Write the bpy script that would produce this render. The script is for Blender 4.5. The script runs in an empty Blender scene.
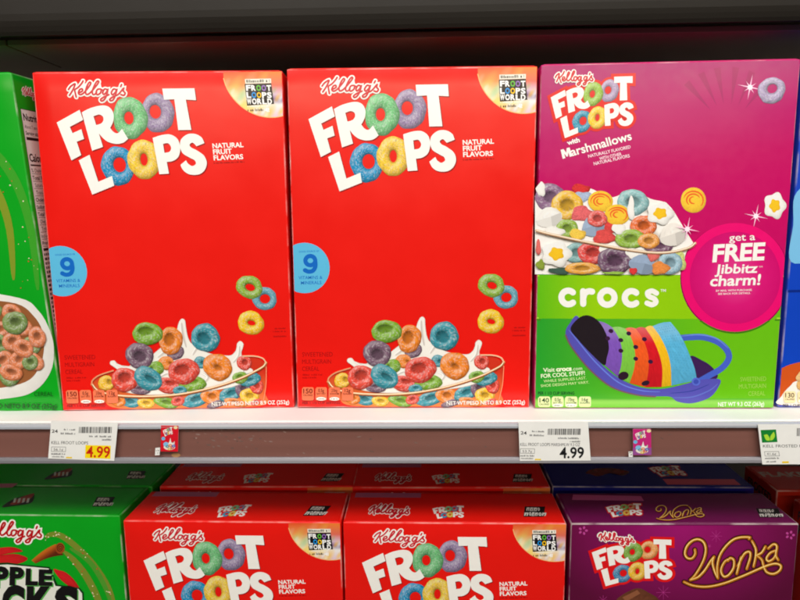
import bpy, bmesh, math, random
from mathutils import Vector, Matrix
from mathutils.geometry import tessellate_polygon
random.seed(7)
S = bpy.context.scene
C = S.collection

# ------------------------------------------------------------------ camera
CAM = Vector((0.0066, -0.492, 0.1631)); FPX = 615.7
_p, _y, _r = math.radians(8.339), math.radians(-1.571), math.radians(-0.674)
_f = Vector((math.sin(_y)*math.cos(_p), math.cos(_y)*math.cos(_p), -math.sin(_p)))
_a = Vector((math.cos(_y), -math.sin(_y), 0)); _b = _a.cross(_f)
CR = _a*math.cos(_r) + _b*math.sin(_r); CU = _b*math.cos(_r) - _a*math.sin(_r); CF = _f
cam = bpy.data.objects.new('camera', bpy.data.cameras.new('camera')); C.objects.link(cam)
cam.matrix_world = Matrix(((CR.x, CU.x, -CF.x, CAM.x), (CR.y, CU.y, -CF.y, CAM.y), (CR.z, CU.z, -CF.z, CAM.z), (0, 0, 0, 1)))
cam.data.sensor_width = 36; cam.data.lens = FPX/800*36
cam.data.clip_start = 0.01; cam.data.clip_end = 60
cam.data.dof.use_dof = False
S.camera = cam

def proj(P):                       # point -> place on the 800 x 600 photograph
    d = Vector(P)-CAM; z = d.dot(CF)
    return (400+FPX*d.dot(CR)/z, 300-FPX*d.dot(CU)/z)
def at(px, py, Y):                 # measured place on the photograph -> point in the plane y = Y
    d = CF*FPX + CR*(px-400) - CU*(py-300)
    return CAM + d*((Y-CAM.y)/d.y)

# ------------------------------------------------------------------ light: store ceiling lamps
w = bpy.data.worlds.new('World'); S.world = w; w.use_nodes = True
w.node_tree.nodes['Background'].inputs[0].default_value = (0.95, 0.97, 1.0, 1)
w.node_tree.nodes['Background'].inputs[1].default_value = 0.05
def lamp(name, loc, target, sx, sy, power, col=(1, .97, .93)):
    l = bpy.data.lights.new(name, 'AREA'); l.shape = 'RECTANGLE'; l.size = sx; l.size_y = sy; l.energy = power; l.color = col
    o = bpy.data.objects.new(name, l); C.objects.link(o); o.location = loc
    o.rotation_euler = (Vector(target)-Vector(loc)).to_track_quat('-Z', 'Y').to_euler(); return o
lamp('ceiling_lamp_far', (0.1, -3.0, 2.35), (0, 0, .1), 4.6, 1.0, 26)
lamp('ceiling_lamp_distant', (0.3, -6.0, 1.60), (0, 0, .2), 7.0, .17, 78, (1, .84, .6))
lamp('ceiling_lamp_aisle', (0.1, -1.0, 1.12), (0, 0, .12), 2.6, .3, 29)
S.view_settings.view_transform = 'Standard'; S.view_settings.look = 'None'
S.view_settings.exposure = 0.08; S.view_settings.gamma = 1.0
S.cycles.max_bounces = 6; S.cycles.filter_width = 1.9

# ------------------------------------------------------------------ materials
def lin(c):
    def g(v):
        v /= 255.0
        return v/12.92 if v <= .04045 else ((v+.055)/1.055)**2.4
    return tuple(g(v) for v in c)
def mat(name, rgb=None, rough=.4, spec=.5, metal=0, ink=False, noise=.05, nscale=40, bump=0.0, bscale=60, wear=0, coat=0, streak=None):
    m = bpy.data.materials.new(name); m.use_nodes = True
    N, L = m.node_tree.nodes, m.node_tree.links; P = N['Principled BSDF']
    P.inputs['Roughness'].default_value = rough; P.inputs['Specular IOR Level'].default_value = spec
    P.inputs['Metallic'].default_value = metal
    P.inputs['Coat Weight'].default_value = coat; P.inputs['Coat Roughness'].default_value = .12
    tc = N.new('ShaderNodeTexCoord')
    if ink:
        a = N.new('ShaderNodeAttribute'); a.attribute_name = 'ink'; src = a.outputs['Color']
    else:
        a = N.new('ShaderNodeRGB'); a.outputs[0].default_value = (*lin(rgb), 1); src = a.outputs[0]
    mp = N.new('ShaderNodeMapping'); L.new(tc.outputs['Object'], mp.inputs[0])
    if streak: mp.inputs['Scale'].default_value = streak
    n = N.new('ShaderNodeTexNoise'); n.inputs['Scale'].default_value = nscale; n.inputs['Detail'].default_value = 5
    L.new(mp.outputs[0], n.inputs['Vector'])
    r = N.new('ShaderNodeMapRange'); r.inputs[1].default_value = .25; r.inputs[2].default_value = .75
    r.inputs[3].default_value = 1-noise; r.inputs[4].default_value = 1+noise
    L.new(n.outputs['Fac'], r.inputs[0])
    mx = N.new('ShaderNodeVectorMath'); mx.operation = 'SCALE'; L.new(src, mx.inputs[0]); L.new(r.outputs[0], mx.inputs['Scale'])
    out = mx.outputs[0]
    if wear:                       # paper showing at rubbed edges
        n2 = N.new('ShaderNodeTexNoise'); n2.inputs['Scale'].default_value = 42; n2.inputs['Detail'].default_value = 4
        L.new(N.new('ShaderNodeNewGeometry').outputs['Position'], n2.inputs['Vector'])
        k2 = N.new('ShaderNodeMapRange'); k2.inputs[1].default_value = .42; k2.inputs[2].default_value = .72; k2.inputs[4].default_value = wear; L.new(n2.outputs['Fac'], k2.inputs[0])
        mi = N.new('ShaderNodeMix'); mi.data_type = 'RGBA'; L.new(k2.outputs[0], mi.inputs[0]); L.new(out, mi.inputs[6])
        mi.inputs[7].default_value = (.72, .66, .6, 1); out = mi.outputs[2]
    L.new(out, P.inputs['Base Color'])
    rr = N.new('ShaderNodeMapRange'); rr.inputs[3].default_value = rough*.8; rr.inputs[4].default_value = min(1, rough*1.25)
    L.new(n.outputs['Fac'], rr.inputs[0]); L.new(rr.outputs[0], P.inputs['Roughness'])
    if bump:
        gp = N.new('ShaderNodeNewGeometry'); prev = None       # each box lies elsewhere, so each warps in its own way
        for sc_, st_, di_ in ((bscale, bump, .002), (7.0, bump*4, .006)):
            nb = N.new('ShaderNodeTexNoise'); nb.inputs['Scale'].default_value = sc_; nb.inputs['Detail'].default_value = 2
            L.new(gp.outputs['Position'], nb.inputs['Vector'])
            b = N.new('ShaderNodeBump'); b.inputs['Strength'].default_value = st_; b.inputs['Distance'].default_value = di_
            L.new(nb.outputs['Fac'], b.inputs['Height'])
            if prev: L.new(prev.outputs[0], b.inputs['Normal'])
            prev = b
        L.new(prev.outputs[0], P.inputs['Normal'])
    return m
INK = mat('printed_ink', ink=True, rough=.22, spec=.45, noise=.015, nscale=160, bump=.06, bscale=22)
def board(name, rgb): return mat(name, rgb, rough=.22, spec=.45, noise=.03, nscale=30, bump=.07, bscale=22), mat(name+'_flap', rgb, rough=.24, spec=.45, noise=.03, nscale=30, bump=.07, bscale=22), mat(name+'_worn_edge', rgb, rough=.4, spec=.4, noise=.05, wear=.62)

# ------------------------------------------------------------------ object helpers
def obj(name, me, parent=None, m=None):
    o = bpy.data.objects.new(name, me); C.objects.link(o)
    if m: me.materials.clear(); me.materials.append(m)
    if parent: o.parent = parent
    return o
def tag(o, label, cat, group=None):
    o['label'] = label; o['category'] = cat
    if group: o['group'] = group
    return o
def empty(name, loc=(0, 0, 0), rot=(0, 0, 0)):
    o = bpy.data.objects.new(name, None); C.objects.link(o); o.location = loc; o.rotation_euler = rot; o.empty_display_size = .02
    return o
def box_mesh(x0, x1, y0, y1, z0, z1, bev=.0006, seg=2):
    bm = bmesh.new(); bmesh.ops.create_cube(bm, size=1)
    for v in bm.verts: v.co = Vector((x0 if v.co.x < 0 else x1, y0 if v.co.y < 0 else y1, z0 if v.co.z < 0 else z1))
    if bev: bmesh.ops.bevel(bm, geom=bm.edges[:], offset=bev, segments=seg, profile=.5, affect='EDGES')
    me = bpy.data.meshes.new('m'); bm.to_mesh(me); bm.free(); return me
def extrude_profile(pts, x0, x1, closed=True, smooth=False):      # (y, z) profile drawn along x
    bm = bmesh.new(); n = len(pts)
    a = [bm.verts.new((x0, y, z)) for y, z in pts]; b = [bm.verts.new((x1, y, z)) for y, z in pts]
    for i in range(n if closed else n-1): bm.faces.new((a[i], a[(i+1) % n], b[(i+1) % n], b[i]))
    if closed: bm.faces.new(a[::-1]); bm.faces.new(b)
    if closed: bmesh.ops.recalc_face_normals(bm, faces=bm.faces[:])
    for f in bm.faces:
        f.normal_update()
        if not closed and f.normal.y > 0: f.normal_flip()
    me = bpy.data.meshes.new('m'); bm.to_mesh(me); bm.free()
    return me
def dup(o, parent=None):           # copy a thing with its parts and sub-parts
    c = o.copy(); C.objects.link(c)
    if parent: c.parent = parent
    for ch in [x for x in C.objects if x.parent == o]: dup(ch, c)
    return c

# ------------------------------------------------------------------ 2D print helpers
def homog(src, dst):
    A = []; B = []
    for (x, y), (u, v) in zip(src, dst):
        A.append([x, y, 1, 0, 0, 0, -u*x, -u*y]); B.append(u); A.append([0, 0, 0, x, y, 1, -v*x, -v*y]); B.append(v)
    n = 8
    for i in range(n):
        p = max(range(i, n), key=lambda k: abs(A[k][i])); A[i], A[p] = A[p], A[i]; B[i], B[p] = B[p], B[i]
        for k in range(i+1, n):
            f = A[k][i]/A[i][i]
            if f:
                A[k] = [a-f*b for a, b in zip(A[k], A[i])]; B[k] -= f*B[i]
    h = [0]*8
    for i in range(n-1, -1, -1): h[i] = (B[i]-sum(A[i][j]*h[j] for j in range(i+1, n)))/A[i][i]
    return lambda x, y: ((h[0]*x+h[1]*y+h[2])/(h[6]*x+h[7]*y+1), (h[3]*x+h[4]*y+h[5])/(h[6]*x+h[7]*y+1))
def affine(src, dst):
    (x0, y0), (x1, y1), (x2, y2) = src; d = (x1-x0)*(y2-y0)-(x2-x0)*(y1-y0)
    def f(x, y):
        s = ((x-x0)*(y2-y0)-(x2-x0)*(y-y0))/d; t = ((x1-x0)*(y-y0)-(x-x0)*(y1-y0))/d
        return tuple(dst[0][k]+s*(dst[1][k]-dst[0][k])+t*(dst[2][k]-dst[0][k]) for k in (0, 1))
    return f
def smooth(pts, closed=False, n=6):
    """Catmull-Rom through points; a third item marks a smooth point, points without it are corners."""
    P = [(p[0], p[1]) for p in pts]; sm = [len(p) > 2 for p in pts]; N = len(P); out = []
    for i in range(N if closed else N-1):
        a, b = P[i], P[(i+1) % N]; sa, sb = sm[i], sm[(i+1) % N]
        if not sa and not sb: out.append(a); continue
        pa = P[i-1] if (sa and (closed or i > 0)) else a
        pb = P[(i+2) % N] if (sb and (closed or i+2 < N)) else b
        for k in range(n):
            t = k/n; t2 = t*t; t3 = t2*t
            out.append(tuple(.5*(2*a[j]+(b[j]-pa[j])*t+(2*pa[j]-5*a[j]+4*b[j]-pb[j])*t2+(3*a[j]-pa[j]-3*b[j]+pb[j])*t3) for j in (0, 1)))
    if not closed: out.append(P[-1])
    return out
def sm(pts): return [(x, y, 1) for x, y in pts]

_glyphs = {}
def glyphs(s, bold=0., shear=0.):
    k = (s, bold, shear)
    if k not in _glyphs:
        c = bpy.data.curves.new('t', 'FONT'); c.body = s; c.offset = bold; c.shear = shear; c.resolution_u = 3
        o = bpy.data.objects.new('t', c); C.objects.link(o)
        dg = bpy.context.evaluated_depsgraph_get(); me = bpy.data.meshes.new_from_object(o.evaluated_get(dg))
        vs = [(v.co.x, v.co.y) for v in me.vertices]; fs = [tuple(p.vertices) for p in me.polygons]
        bpy.data.objects.remove(o); bpy.data.curves.remove(c); bpy.data.meshes.remove(me)
        if vs:
            x0 = min(v[0] for v in vs); x1 = max(v[0] for v in vs)
            vs = [((x-x0)/(x1-x0), y/.729) for x, y in vs]
        _glyphs[k] = (vs, fs)
    return _glyphs[k]

STEP = .00002
class Ink:
    """Flat print on a sheet: place(u, v, lift) turns sheet metres into local coordinates, h turns measured picture units into sheet metres."""
    def __init__(s, h, place): s.h, s.place = h, place; s.v = []; s.f = []; s.c = []; s.lay = 0
    def sub(s, aff): k = Ink(lambda x, y: s.h(*aff(x, y)), s.place); k.v, k.f, k.c = s.v, s.f, s.c; k.lay = s.lay; return k
    def add(s, x, y, lay, col):
        u, v = s.h(x, y); s.v.append(s.place(u, v, .00006+lay*STEP)); s.c.append(col); return len(s.v)-1
    def fill(s, paths, col, lay):
        col = lin(col) if not callable(col) else col
        if paths and not isinstance(paths[0][0], (tuple, list)): paths = [paths]
        flat = [p for q in paths for p in q]
        tris = tessellate_polygon([[Vector((x, y, 0)) for x, y in q] for q in paths])
        ids = {}
        def vid(x, y):
            if (x, y) not in ids: ids[x, y] = s.add(x, y, lay, col(x, y) if callable(col) else col)
            return ids[x, y]
        work = [tuple(flat[i] for i in t) for t in tris]
        while work:                # keep faces small so that they follow the bowed cardboard
            t = work.pop(); m = [s.h(*p) for p in t]; L, i = max((math.dist(m[i], m[(i+1) % 3]), i) for i in range(3))
            if L > .02:
                a, b, c = t[i], t[(i+1) % 3], t[(i+2) % 3]; mid = ((a[0]+b[0])/2, (a[1]+b[1])/2); work += [(a, mid, c), (mid, b, c)]
            else: s.f.append(tuple(vid(*p) for p in t))
    def ellipse(s, cx, cy, rx, ry, col, lay, rot=0, n=28, clip=None):
        c, d = math.cos(rot), math.sin(rot)
        pts = [(cx+rx*math.cos(a)*c-ry*math.sin(a)*d, cy+rx*math.cos(a)*d+ry*math.sin(a)*c) for a in [2*math.pi*i/n for i in range(n)]]
        if clip: pts = [clip(x, y) for x, y in pts]
        s.fill(pts, col, lay)
    def stroke(s, pts, wd, col, lay, closed=False, taper=False, ramp=.8):
        """ribbon with round ends; rises a little along its length so that crossings stay clean"""
        col = lin(col); P = [p for i, p in enumerate(pts) if i == 0 or math.dist(p, pts[i-1]) > 1e-4]
        if closed and math.dist(P[0], P[-1]) < 1e-4: P.pop()
        N = len(P)
        if N < 2: return
        def nrm(a, b): L = math.dist(a, b) or 1; return ((b[1]-a[1])/L, -(b[0]-a[0])/L)
        rows = []
        M = N+1 if closed else N
        for i in range(M):
            p = P[i % N]
            a = P[(i-1) % N] if (closed or i > 0) else None; b = P[(i+1) % N] if (closed or i < N-1) else None
            n1 = nrm(a, p) if a else None; n2 = nrm(p, b) if b else None
            n1 = n1 or n2; n2 = n2 or n1
            mx, my = n1[0]+n2[0], n1[1]+n2[1]; L = math.hypot(mx, my) or 1
            mx, my = mx/L, my/L; k = 1/max(.55, mx*n1[0]+my*n1[1])
            hw = wd/2*k
            if taper: hw *= .25+.75*math.sin(math.pi*min(1, max(0, i/(M-1))))**.6
            z = lay+ramp*i/max(1, M-1)
            rows.append((s.add(p[0]+mx*hw, p[1]+my*hw, z, col), s.add(p[0]-mx*hw, p[1]-my*hw, z, col)))
        for a, b in zip(rows, rows[1:]): s.f.append((a[0], a[1], b[1], b[0]))
        if not closed and not taper:
            for i, j, q in ((0, 1, rows[0]), (N-1, N-2, rows[-1])):
                p = P[i]; dx, dy = p[0]-P[j][0], p[1]-P[j][1]; L = math.hypot(dx, dy); a0 = math.atan2(dy, dx)
                z = lay+(0 if i == 0 else ramp)
                arc = [s.add(p[0]+wd/2*math.cos(a0+t), p[1]+wd/2*math.sin(a0+t), z, col) for t in [math.pi*(-.5+k/6) for k in range(1, 6)]]
                s.f.append(tuple([q[0], *arc, q[1]] if i else [q[1], *arc, q[0]]))
    def text(s, t, a, b, hgt, col, lay, bold=.02, shear=0., bend=0):
        vs, fs = glyphs(t, bold, shear); col = lin(col)
        dx, dy = b[0]-a[0], b[1]-a[1]; L = math.hypot(dx, dy); nx, ny = dy/L, -dx/L
        ids = [s.add(a[0]+dx*x+nx*hgt*y, a[1]+dy*x+ny*hgt*y, lay, col) for x, y in vs]
        for f in fs: s.f.append(tuple(ids[i] for i in f))
    def scribble(s, a, b, hgt, col, lay):     # writing too small to read in the photograph
        col = lin(col); x = 0.; L = math.dist(a, b); dx, dy = (b[0]-a[0])/L, (b[1]-a[1])/L
        while x < L:
            wv = hgt*random.uniform(.22, .5); h = hgt*random.choice((.7, 1, 1, .75))
            if random.random() > .16:
                q = [(x, 0), (min(L, x+wv), 0), (min(L, x+wv), h), (x, h)]
                s.f.append(tuple(s.add(a[0]+dx*p+dy*r, a[1]+dy*p-dx*r, lay, col) for p, r in q))
            x += wv+hgt*.22
    def grid(s, fn, nu, nv, lay, col):        # fn(i/nu, j/nv) -> place; col(x, y) -> linear colour
        ids = []
        for j in range(nv+1):
            row = []
            for i in range(nu+1):
                x, y = fn(i/nu, j/nv); row.append(s.add(x, y, lay, col(x, y)))
            ids.append(row)
        for j in range(nv):
            for i in range(nu): s.f.append((ids[j][i], ids[j][i+1], ids[j+1][i+1], ids[j+1][i]))
    def ring(s, cx, cy, rx, ry, col, lay, hole=(0, 0, .36, .34), rot=0, na=44, nr=9, grain=.16, seed=None, core=None, light=(-.5, -.8)):
        """a printed picture of a sugared cereal ring; hole = offset and size as shares of the ring's radii"""
        rnd = random.Random(seed if seed is not None else int(cx*31+cy*17)); base = lin(col)
        c, d = math.cos(rot), math.sin(rot); ph = [rnd.uniform(0, 6.28) for _ in range(4)]
        ids = []
        for j in range(nr+1):
            t = j/nr; row = []
            for i in range(na):
                a = 2*math.pi*i/na; wob = 1+.022*math.sin(3*a+ph[0])+.016*math.sin(5*a+ph[1])+.012*math.sin(9*a+ph[2])
                ox, oy = math.cos(a)*wob, math.sin(a)*wob; hx, hy = hole[0]+hole[2]*math.cos(a), hole[1]+hole[3]*math.sin(a)
                tt = .5-.5*math.cos(math.pi*t)*(.55)-(.5-t)*.45
                X, Y = hx+(ox-hx)*t, hy+(oy-hy)*t
                px = cx+rx*X*c-ry*Y*d; py = cy+rx*X*d+ry*Y*c
                rad = -math.cos(math.pi*t); fac = math.sin(math.pi*t)
                gx, gy = math.cos(a+rot), math.sin(a+rot)
                sh = .66+.36*fac**.8+.36*rad*(gx*light[0]+gy*light[1])*(1.0 if rad > 0 else .9)
                if t < .12: sh *= .72
                g = rnd.gauss(0, grain); sug = max(0, rnd.random()-.66)*1.5*(fac*.75+.25)*max(.35, min(1.2, sh))
                k = max(.12, sh*(1+g)); hi = max(0, sh-1.02)*1.2+sug
                row.append(s.add(px, py, lay, tuple(min(.86, v*k*(1-min(hi, .6))+.8*min(hi, .6)) for v in base)))
            ids.append(row)
        for j in range(nr):
            for i in range(na): s.f.append((ids[j][i], ids[j][(i+1) % na], ids[j+1][(i+1) % na], ids[j+1][i]))
        if core is not None:
            k = tuple(v for v in lin(core)); cc = [s.add(cx+(hole[0]*rx)*c-(hole[1]*ry)*d, cy+(hole[0]*rx)*d+(hole[1]*ry)*c, lay, k)]
            for i in range(na): s.f.append((cc[0], ids[0][i], ids[0][(i+1) % na]))
    def blob(s, pts, col, lay, light=(-.5, -.8), grain=.08, nr=7, n=5, dark=.55):
        """a smooth printed lump (milk, marshmallow): rounded shading from its rim to its middle"""
        rnd = random.Random(int(pts[0][0]*13+pts[0][1])); P = smooth(sm(pts), True, n); N = len(P); base = lin(col)
        cx = sum(p[0] for p in P)/N; cy = sum(p[1] for p in P)/N; R = max(math.dist(p, (cx, cy)) for p in P); rows = []
        for j in range(1, nr+1):
            t = j/nr; row = []
            for p in P:
                x, y = cx+(p[0]-cx)*t, cy+(p[1]-cy)*t; gx, gy = (p[0]-cx)/R, (p[1]-cy)/R
                sh = 1-(1-dark)*max(0, (t-.35)/.65)**2*(.5-.5*(gx*light[0]+gy*light[1])*1.3)
                k = max(.2, sh*(1+rnd.gauss(0, grain))); row.append(s.add(x, y, lay, tuple(min(.88, v*k) for v in base)))
            rows.append(row)
        c0 = s.add(cx, cy, lay, base)
        for i in range(N): s.f.append((c0, rows[0][i], rows[0][(i+1) % N]))
        for j in range(nr-1):
            for i in range(N): s.f.append((rows[j][i], rows[j][(i+1) % N], rows[j+1][(i+1) % N], rows[j+1][i]))
    def build(s, name, parent):
        me = bpy.data.meshes.new(name); me.from_pydata([tuple(v) for v in s.v], [], s.f); me.update()
        at_ = me.attributes.new('ink', 'FLOAT_COLOR', 'POINT')
        for i, c in enumerate(s.c): at_.data[i].color = (c[0], c[1], c[2], 1)
        fr = s.place(.05, .05, .01)-s.place(.05, .05, 0)
        bm = bmesh.new(); bm.from_mesh(me)
        for f in bm.faces:
            f.normal_update()
            if f.normal.dot(fr) < 0: f.normal_flip()
        bm.to_mesh(me); bm.free()
        s.v, s.f, s.c = [], [], []
        return obj(name, me, parent, INK)

def lerpc(stops):                # stops: (t, rgb) -> function of t in linear colour
    st = [(t, lin(c)) for t, c in stops]
    def f(t):
        for (a, ca), (b, cb) in zip(st, st[1:]):
            if t <= b:
                k = max(0, min(1, (t-a)/(b-a))); return tuple(x+(y-x)*k for x, y in zip(ca, cb))
        return st[-1][1]
    return f

# ------------------------------------------------------------------ lettering traced as outlines
WHITE = (246, 244, 238)
K_STROKES = [[(75, 150), (105, 112), (152, 84), (142, 120), (112, 175), (82, 218)],
    [(246, 50), (226, 82), (186, 126), (148, 152), (150, 190), (158, 236)],
    [(192, 188), (232, 166), (230, 142), (204, 150), (186, 186), (200, 207), (230, 200), (262, 172), (318, 104), (333, 72), (316, 66), (288, 110), (268, 170), (274, 203), (304, 198),
     (340, 165), (404, 92), (424, 56), (406, 52), (374, 98), (344, 170), (350, 204), (376, 200), (392, 180)],
    [(436, 142), (404, 148), (386, 186), (402, 207), (436, 186), (446, 150), (436, 142), (466, 156)],
    [(516, 148), (486, 142), (462, 182), (474, 204), (504, 178), (522, 146), (504, 212), (474, 264), (444, 280), (434, 262), (470, 234), (530, 206)],
    [(618, 146), (586, 142), (560, 184), (574, 206), (606, 178), (624, 146), (604, 212), (576, 264), (546, 276), (538, 258), (580, 228), (640, 200), (700, 132), (696, 160), (716, 186), (700, 212), (668, 204)],
    [(682, 88), (670, 112)]]
K_STROKES = [[(316+x/11.43, 74+y/11.43) for x, y in st] for st in K_STROKES]
def kelloggs(ink, lay, red=(206, 38, 52), rim=WHITE, rimw=4.5, wd=1.75, off=0):
    for i, st in enumerate(K_STROKES): ink.stroke(smooth(sm(st), n=5), rimw, rim, lay+i*.9+off)
    # clean white behind the letters
    ink.fill(smooth(sm([(323, 90), (330, 83), (346, 80), (354, 79), (357, 86), (373, 86), (377, 87), (376, 92), (357, 93), (335, 93), (327, 92)]), True), rim, lay+7)
    for i, st in enumerate(K_STROKES): ink.stroke(smooth(sm(st), n=5), wd, red, lay+8+i*.9)

def Sx(*p): return [tuple(q) for q in p]
LETTERS = {
 'F': [Sx((308.8, 120.3), (332.2, 107.4), (335.2, 117.4), (321.5, 124.6), (323.9, 130.9), (332.8, 126.8), (335, 136.6), (327.5, 139.4), (331.2, 152.8), (321.2, 158.1))],
 'R': [Sx((334.3, 110), (342.5, 105.8, 1), (353.8, 102.9, 1), (361.3, 104.2, 1), (365.4, 110, 1), (365.2, 118, 1), (361.6, 125.5), (365, 129.6, 1), (369, 130.6, 1), (373.2, 126.3), (378.8, 136.3), (373.6, 140.2, 1), (366.3, 141.4, 1), (358.6, 139.4, 1), (353.6, 135.4, 1), (350, 131), (353.3, 144.5), (342.3, 148.4)),
       Sx((345.6, 113.8), (351, 112, 1), (354.8, 113.8, 1), (355.3, 117.6, 1), (352.8, 121, 1), (347.8, 122.5))],
 'T': [Sx((415.9, 85.4), (448.1, 84.8), (449, 96.8), (438.8, 96.3), (442.5, 126.9), (429.4, 127.2), (427.3, 96), (416.9, 96.6))],
 'L': [Sx((328.4, 158.1), (339.4, 152.5), (346.6, 179.6), (360.6, 173.6), (362.1, 183.5), (339.8, 192.4))],
 'P': [Sx((403.3, 135.2), (413, 132.2, 1), (421.5, 131.8, 1), (428.2, 136.4, 1), (430.3, 144.8, 1), (428.2, 153.6, 1), (422.6, 158.2, 1), (416, 159.4), (417.5, 171.2), (407.8, 171.8)),
       Sx((413.3, 141.2), (418.4, 140.6, 1), (421.2, 144.8, 1), (419.3, 149.1, 1), (414.3, 150.2))],
 'S': [Sx((454.8, 140.2), (452.2, 134.4, 1), (446, 131, 1), (438.3, 131.4, 1), (431.6, 136.8, 1), (430.3, 144.6, 1), (432.8, 150.8, 1), (439.3, 155, 1), (443.9, 157.6, 1), (445, 161, 1), (441.5, 163.4, 1), (437.6, 161.4, 1), (435.3, 157.6), (429.4, 162.4), (432.4, 168.2, 1), (438.5, 171.9, 1), (446.8, 171.9, 1), (453, 168, 1), (456, 160.4, 1), (453.7, 153, 1), (446.8, 147.6, 1), (441.4, 144.8, 1), (439.9, 141.8, 1), (443, 139.8, 1), (446.8, 143.4))]}
LETTERS = {k: [smooth(p, True, 6) for p in v] for k, v in LETTERS.items()}
O_RINGS = [((410, 110), (16.3, 19.9), (407.5, 108.8), (5.6, 6.9)), ((382.2, 115.3), (17.2, 21.3), (380.8, 115.3), (4.6, 6.4)),
           ((367.1, 163.4), (16.5, 19.7), (368.8, 162.4), (6.2, 7.4)), ((393.1, 157), (16, 19.9), (393.4, 157), (3.6, 6.2))]
O_COLS = [(146, 128, 164), (108, 186, 122), (22, 142, 190), (240, 196, 60)]
def title(ink, lay, cols=O_COLS, border=None, bw=7.5, detail=1.0, drop=True):
    if border:
        for i, k in enumerate('FRTLPS'):
            ink.stroke(LETTERS[k][0], bw, border, lay+i*.1, closed=True, ramp=.05); ink.fill(LETTERS[k][0], border, lay+.7+i*.05)
        for i, (c, r, _, _) in enumerate(O_RINGS): ink.ellipse(c[0], c[1], r[0]+bw*.42, r[1]+bw*.42, border, lay+1.0+i*.05)
        ink.fill([(334, 145), (428, 122), (432, 138), (345, 160)], border, lay+1.3)
        lay += 2
    elif drop:
        for i, k in enumerate('FRTLPS'):
            ink.fill([[(x+.9, y+1.0) for x, y in p] for p in LETTERS[k]], (150, 14, 16), lay+.05*i)
        lay += 1
    for i, ((c, r, hc, hr), col) in enumerate(zip(O_RINGS, cols)):
        ink.ring(c[0], c[1], r[0], r[1], col, lay+i*.6, hole=((hc[0]-c[0])/r[0], (hc[1]-c[1])/r[1], hr[0]/r[0], hr[1]/r[1]), na=int(84*detail), nr=int(16*detail), grain=.17, seed=i+3)
    for i, k in enumerate('FRTLPS'): ink.fill(LETTERS[k], WHITE, lay+3+i*.2)
T_REF = [(308.8, 120.3), (448.1, 84.8), (339.8, 192.3)]           # corners of F, T and L in the big lettering
K_REF = [(316+330/11.43, 74+70/11.43), (316+680/11.43, 74+92/11.43), (316+545/11.43, 74+276/11.43)]

# ------------------------------------------------------------------ cartons
BW, BD, BH = .193, .0575, .2712
def make_carton(name, m, W=BW, H=BH, D=BD, bulge=.0009, shear=0., loc=(0, 0, 0), rot=(0, 0, 0), flapm=None):
    root = empty(name, loc, rot)
    def warp(x, y, z):
        k = bulge*math.sin(math.pi*min(1, max(0, x/W+.5)))*math.sin(math.pi*min(1, max(0, z/H)))
        return Vector((x+shear*z, y-k if y < 0 else y+k, z))
    bm = bmesh.new(); nx, nz = 14, 18
    def sheet(fn, a, b):
        g = [[bm.verts.new(fn(i/a, j/b)) for i in range(a+1)] for j in range(b+1)]
        for j in range(b):
            for i in range(a): bm.faces.new((g[j][i], g[j][i+1], g[j+1][i+1], g[j+1][i]))
    sheet(lambda s, t: (-W/2+W*s, -D/2, H*t), nx, nz); sheet(lambda s, t: (-W/2+W*s, D/2, H*t), nx, nz)
    sheet(lambda s, t: (-W/2, -D/2+D*s, H*t), 4, nz); sheet(lambda s, t: (W/2, -D/2+D*s, H*t), 4, nz)
    sheet(lambda s, t: (-W/2+W*s, -D/2+D*t, 0), nx, 4); sheet(lambda s, t: (-W/2+W*s, -D/2+D*t, H), nx, 4)
    bmesh.ops.remove_doubles(bm, verts=bm.verts[:], dist=1e-5); bmesh.ops.recalc_face_normals(bm, faces=bm.faces[:])
    sharp = [e for e in bm.edges if len(e.link_faces) == 2 and e.calc_face_angle() > 1]
    for f in bmesh.ops.bevel(bm, geom=sharp, offset=.0011, segments=4, profile=.5, affect='EDGES')['faces']: f.material_index = 1
    for v in bm.verts: v.co = warp(*v.co)
    for f in bm.faces: f.smooth = True
    me = bpy.data.meshes.new('carton'); bm.to_mesh(me); bm.free()
    obj('carton', me, root); me.materials.append(m[0]); me.materials.append(m[2])
    # glued top flap, a little short of the ends
    bm = bmesh.new(); bm.from_mesh(box_mesh(-W/2+.0022, W/2-.0022, -D/2+.0009, D/2-.004, H-.0003, H+.00045, .0002, 1))
    for v in bm.verts: v.co.x += shear*v.co.z
    me = bpy.data.meshes.new('top_flap'); bm.to_mesh(me); bm.free(); obj('top_flap', me, root, m[1])
    def front(u, v, l): p = warp(u-W/2, -D/2, v); return Vector((p.x, p.y-l, p.z))
    def top(u, v, l): return Vector((u-W/2+shear*H, -D/2+v, H+.00045+l))
    def right(u, v, l): return Vector((W/2+l+shear*v, -D/2+u, v))
    def left(u, v, l): return Vector((-W/2-l+shear*v, D/2-u, v))
    bpy.context.view_layer.update(); M = root.matrix_world
    px = lambda p: proj(M @ p)
    fq = [px(front(0, H, 0)), px(front(W, H, 0)), px(front(W, 0, 0)), px(front(0, 0, 0))]
    tq = [px(top(0, D, 0)), px(top(W, D, 0)), px(top(W, 0, 0)), px(top(0, 0, 0))]
    return root, dict(front=front, top=top, right=right, left=left, fq=fq, tq=tq, W=W, H=H, D=D)
def sheet_of(q, W, H): return homog(q, [(0, H), (W, H), (W, 0), (0, 0)])
def base_loc(x0, y0, rz, W=BW, D=BD, z=0):           # front-left foot -> middle of the base
    c, s = math.cos(rz), math.sin(rz); return (x0+W/2*c-D/2*s, y0+W/2*s+D/2*c, z)

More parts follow.
